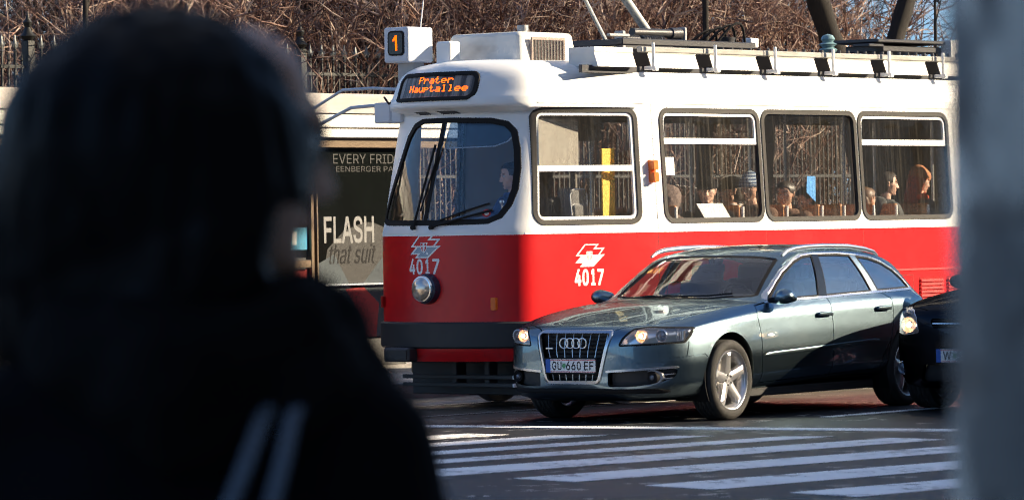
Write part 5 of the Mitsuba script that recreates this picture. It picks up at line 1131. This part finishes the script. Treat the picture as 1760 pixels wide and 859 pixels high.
    if hood: 
        h = hull(ell((-.08, 0, .53), (.09, .13, .06)), ell((-.13, 0, .45), (.05, .11, .08))) if hood == 'down' else hull(ball(at((-.035, 0, .03)), .112), ball(at((.01, 0, .035)), .095), ball((-.02, 0, .56), .11))-hull(*[ball(at((.13+.1*i, 0, z)), .065, 12) for i in (0, 1) for z in (.02, -.08)])
        hm = soften(h, .014, 4); hm.vertices += hm.vertex_normals*((meshkit.fbm(hm.vertices*16, 3, 5)-.5)*.03)[:, None]
        put(f'{key}__hood', hm, coat, fr, True)
    if scarf:
        sc_ = m3.Manifold.batch_boolean([hull(*[ball((.02+.08*math.cos(t), .08*math.sin(t), .55+.012*math.sin(3*t)), .034, 10) for t in (a, a+.6)]) for a in np.arange(0, 6.0, .6)]+[hull(ball((.10, .03, .54), .035), ball((.15, .05, .28), .03), ball((.14, -.01, .28), .025))], m3.OpType.Add)
        put(f'{key}__scarf', soften(sc_, .014, 3), scarf, fr, True)
    return key, fr, at
P_ = lambda u, v, z: TRAM.pts([[u, v, z]])[0]
FWD, BACK = -130.2, 49.8
PEOPLE = [
 ('person in a brown quilted hood at the left of the second tram window', (2.37, .83, 1.81), FWD+170, 0, 6, dict(coat='m_puffer', hood='up', puffs=True)),
 ('smiling man in a dark cap and black jacket by the second tram window', (2.87, .86, 1.88), FWD+30, 6, 4, dict(coat='m_darkjacket', hat=('cap', 'm_blackcoat'))),
 ('passenger in a black cap and white scarf behind the smiling man', (3.76, .45, 1.885), FWD+10, -35, 6, dict(coat='m_darkjacket', hat=('cap', 'm_blackcoat'), scarf='m_whitescarf')),
 ('passenger in a blue striped woolly hat and brown coat', (3.72, .71, 1.905), FWD+12, -8, 12, dict(coat='m_browncoat', hat=('beanie', 'm_stripeknit'), skin='m_skin2')),
 ('dark haired passenger in a shiny brown jacket behind the third tram window', (4.31, .68, 1.85), FWD+20, -10, 10, dict(coat='m_browncoat', skin='m_skin2', puffs=True)),
 ('passenger in a brown padded jacket beside the blue card', (4.60, .72, 1.80), FWD-10, -20, 25, dict(coat='m_puffer', puffs=True, hair='m_hairblack')),
 ('woman with long brown hair at the left of the fourth tram window', (5.45, .79, 1.79), BACK-10, 0, 8, dict(coat='m_browncoat', hair='m_hairbrown', longhair=True)),
 ('dark haired man in a grey hooded coat behind the fourth tram window', (5.93, .70, 1.94), BACK-20, -20, 4, dict(coat='m_greyhood', hood='down', hair='m_hairdark')),
 ('red haired passenger with an orange hat and a long red scarf', (6.42, .74, 1.965), BACK-15, -8, 12, dict(coat='m_greyhood', hair='m_redhair', longhair=True, hat=('beanie', 'm_orangewool'), scarf='m_redscarf')),
]
for lab, (u, v, z), deg, yaw, nod, kw in PEOPLE: seated(lab, P_(u, v, z), deg, yaw, nod, **kw)
drv = {1: [(0, .185, .46), (.10, .25, .22), (.32, .16, .20)], -1: [(0, -.185, .46), (.12, -.26, .24), (.36, -.20, .22)]}
seated('tram driver with short dark hair in a blue shirt looking to the left', P_(.66, .42, 2.03), FWD-14, -26, 8, coat='m_navy', hair='m_hairdark', arms=drv)
pk, f_, a_ = None, None, None
k = thing('newspaper', 'white folded paper held by the smiling man in the tram', 'newspaper')
m = cat(cbox(-.16, .16, -.004, .004, -.11, .11, .001), cbox(-.15, .15, .006, .010, -.10, .10, .001)); m.apply_transform(trimesh.transformations.rotation_matrix(-.7, (1, 0, 0))); put(k+'__sheet', m, 'm_paper', Plain(*P_(2.80, 1.0, 1.69), BACK-10))
k = thing('blue_card', 'bright blue card hanging in the third tram window', 'card'); put(k+'__sheet', prism(sg.Polygon([(4.30, 1.87), (4.44, 1.78), (4.44, 2.02), (4.31, 2.02)]), 'v', .93, .934), 'm_bluecard', TRAM)
put(k+'__string', tube([(4.37, .932, 2.02), (4.37, .932, 2.6)], .003, 5), 'm_rubber', TRAM)
# grey bag by the cab window
k = thing('backpack', 'grey backpack with white piping by the cab side window', 'backpack')
bx = rounded(trimesh.creation.box((.17, .10, .22), trimesh.transformations.translation_matrix((1.16, .68, 1.78))), .035)
put(f'{k}__bag', bx, 'm_greycloth', TRAM, 40)
put(f'{k}__pocket', rounded(trimesh.creation.box((.16, .03, .07), trimesh.transformations.translation_matrix((1.16, .755, 1.725))), .02), 'm_greycloth', TRAM, 40)
for z, w in ((1.775, .10), (1.70, .10)): put(f'{k}__piping', tube([(1.16-w, .765, z), (1.16+w, .765, z)], .008, 6), 'm_letter', TRAM, 40)
put(f'{k}__seam', tube([(1.05, .77, 1.68), (1.045, .755, 1.86), (1.08, .755, 1.915), (1.24, .755, 1.915), (1.275, .755, 1.86), (1.27, .77, 1.68)], .0065, 6), 'm_letter', TRAM, 40)

# ---------------------------------------------------------------- the person in the foreground
fg = thing('person', 'dark haired person in a black hooded coat seen from behind in the foreground', 'person')
GZ = .12; X0, Y0 = -.30, 3.66
fr = WORLD
hc = np.array([X0+.046, Y0, 1.665])
head, at, R = head_solid(hc, 27, 5)
J = dict(neck=(X0, Y0-.01, 1.50), chest=(X0, Y0, 1.28), pelvis=(X0, Y0, .95))
sh = {1: (X0+.156, Y0-.02, 1.415), -1: (X0-.17, Y0+.02, 1.415)}
el = {1: (X0+.213, Y0-.06, 1.12), -1: (X0-.235, Y0-.02, 1.12)}; wr = {1: (X0+.20, Y0+.08, .90), -1: (X0-.20, Y0+.12, .90)}
hip = {s: (X0+s*.085, Y0, .92) for s in (1, -1)}; kn = {s: (X0+s*.09, Y0+.01, .56) for s in (1, -1)}; an = {s: (X0+s*.09, Y0-.02, .20) for s in (1, -1)}; toe = {s: (X0+s*.10, Y0+.15, .155) for s in (1, -1)}
body = [head, hull(ball((X0+.005, Y0, 1.60), .052), ball((X0, Y0-.01, 1.48), .058)), hull(ell(J['pelvis'], (.15, .10, .12)), ell((X0, Y0, 1.15), (.125, .09, .12)), ell((X0, Y0, 1.33), (.155, .10, .13)))]
for s in (1, -1):
    body += [bone(sh[s], .05, el[s], .04), bone(el[s], .04, wr[s], .026), hand(wr[s], np.array(wr[s])-np.array(el[s]), -s), bone(hip[s], .08, kn[s], .055), bone(kn[s], .055, an[s], .036), bone(an[s], .036, toe[s], .03)]
put(f'{fg}__body', soften(m3.Manifold.batch_boolean(body, m3.OpType.Add), .012, 5), 'm_skin', fr, True)
Zp = lambda y: 1.6+(405-y)/2040; Xp = lambda x: (x-880)/2040
hb = lambda px, py, dy, r: ball((Xp(px), Y0+dy, Zp(py)), r, 20)
hair = m3.Manifold.batch_boolean([
    hull(ell((Xp(272), Y0-.01, Zp(262)), (.134, .125, .120)), hb(130, 420, 0, .085), hb(375, 400, -.05, .075)),
    hull(hb(150, 430, 0, .085), hb(95, 560, 0, .055), hb(300, 560, -.05, .06), hb(370, 420, -.06, .07)),
    hull(hb(440, 240, .03, .06), hb(475, 290, .05, .038), hb(492, 318, .06, .026), hb(420, 330, .0, .05)),
    hull(hb(300, 540, -.06, .06), hb(420, 520, -.05, .04), hb(260, 640, -.06, .05), hb(410, 400, -.05, .05))], m3.OpType.Add)
face_gap = hull(*[ball(at((x, y, z)), .022, 10) for x in (.10, .28) for y in (-.03, -.09) for z in (-.03, -.11)])
hm = soften(hair-face_gap-hull(*[ball((Xp(x), Y0+dy, Zp(y)), .022, 12) for x, y in ((515, 400), (508, 460), (560, 430)) for dy in (-.16, .2)]), .012, 6); hm.vertices += hm.vertex_normals*((meshkit.noise(hm.vertices*[85, 85, 10])-.5)*.012)[:, None]
put(f'{fg}__hair', hm, 'm_hairblack', fr, True, label='black shoulder length hair')
for s in (1, -1):
    put(f'{fg}__eye', sphere_at(at, R, (.074, s*.032, .014), (.012, .014, .009)), 'm_eyewhite', fr, True)
    put(f'{fg}__pupil', sphere_at(at, R, (.0845, s*.032, .014), (.003, .006, .006)), 'm_iris', fr, True)
put(f'{fg}__mouth', sphere_at(at, R, (.090, 0, -.052), (.005, .019, .006)), 'm_lip', fr, True)
coat = [hull(ell((X0, Y0, .72), (.235, .17, .10)), ell((X0, Y0, 1.0), (.20, .15, .15)), ell((X0, Y0, 1.30), (.185, .135, .14)), ball((X0+.145, Y0-.01, 1.40), .072), ball((X0-.15, Y0+.01, 1.40), .07), ball((X0, Y0-.01, 1.46), .08))]
for s in (1, -1): coat += [bone(sh[s], .077, el[s], .072), bone(el[s], .072, np.array(el[s])*.1+np.array(wr[s])*.9, .05)]
cm = soften(m3.Manifold.batch_boolean(coat, m3.OpType.Add), .02, 6); cm.vertices += cm.vertex_normals*((meshkit.fbm(cm.vertices*[8, 8, 5], 4, 3)-.5)*.035)[:, None]
put(f'{fg}__coat', cm, 'm_blackcoat', fr, True, label='black coat')
hood = m3.Manifold.batch_boolean([hull(hb(528, 548, .02, .035), hb(562, 602, .02, .045), hb(470, 600, -.03, .06)), hull(hb(562, 602, .02, .045), hb(612, 668, .01, .035), hb(520, 690, -.06, .06)), hull(hb(470, 590, -.05, .06), hb(300, 640, -.09, .07), hb(180, 600, -.05, .06), hb(350, 720, -.08, .06))], m3.OpType.Add)
hm = soften(hood, .014, 5); hm.vertices += hm.vertex_normals*((meshkit.fbm(hm.vertices*14, 4, 9)-.5)*.04)[:, None]
put(f'{fg}__hood', hm, 'm_darkjacket', fr, True, label='bunched hood round the neck')
put(f'{fg}__trousers', soften(m3.Manifold.batch_boolean([x for s in (1, -1) for x in (bone(hip[s], .10, kn[s], .07), bone(kn[s], .07, an[s], .058))], m3.OpType.Add), .02, 4), 'm_jeans', fr, True)
for s in (1, -1): put(f'{fg}__boot', hull(ball(an[s], .058), ball((toe[s][0], toe[s][1], GZ+.04), .04), ball((an[s][0], an[s][1]-.05, GZ+.04), .04), ball((an[s][0], an[s][1], .30), .055)), 'm_boots', fr, 40)
bag = thing('shoulder_bag', 'dark shoulder bag with pale blue grey straps on the person in front', 'bag')
M('m_strap', (.10, .14, .19), .45)
def strap(pts, w=.007):
    return cat([hull(ball(np.array(a)+[0, 0, 0], w*.45, 8), ball(np.array(b), w*.45, 8), ball(np.array(a)+[w, 0, 0], w*.45, 8), ball(np.array(b)+[w, 0, 0], w*.45, 8)) for a, b in zip(pts[:-1], pts[1:])])
for x0, x1 in ((478, 408), (528, 478)):
    put(f'{bag}__strap', strap([(Xp(x0), Y0-.09, Zp(672)), (Xp(x0-25), Y0-.125, Zp(720)), (Xp((x0+x1)/2-14), Y0-.15, Zp(790)), (Xp(x1-8), Y0-.165, Zp(862)), (Xp(x1-40), Y0-.18, 1.15)]), 'm_strap', fr, 40)
put(f'{bag}__bag', rounded(trimesh.creation.box((.30, .06, .24), trimesh.transformations.translation_matrix((Xp(400), Y0-.20, 1.02))), .03), 'm_blackcoat', fr, 40)
# ---------------------------------------------------------------- the blurred grey pole at the right
def polefn(p, n, uv):
    a = fbm(p.x*24, p.z*13, p.y*24, 3); b = fbm(p.x*50, p.z*30, 3, 3)
    c = mix((.17, .16, .15), (.74, .67, .57), smoothstep(.38, .64, a)); return mix(c, (.10, .08, .07), smoothstep(.62, .72, b)*.7)
M('m_pole', proc(polefn), .55, .15)
pl = thing('lamp_post', 'thick grey metal post at the right edge in the foreground', 'post')
PX, PY = .3592, 2.6
put(f'{pl}__shaft', lathe([(0, .12), (.105, .12), (.105, .9), (.098, .95), (.097, 1.4), (.097, 4.2), (.06, 4.6), (.05, 7.0), (0, 7.0)], 48, 'z', (PX, PY, 0)), 'm_pole', WORLD, 40)
put(f'{pl}__base', lathe([(.15, .12), (.15, .16), (.11, .2), (.105, .2)], 40, 'z', (PX, PY, 0)), 'm_pole', WORLD, 40)
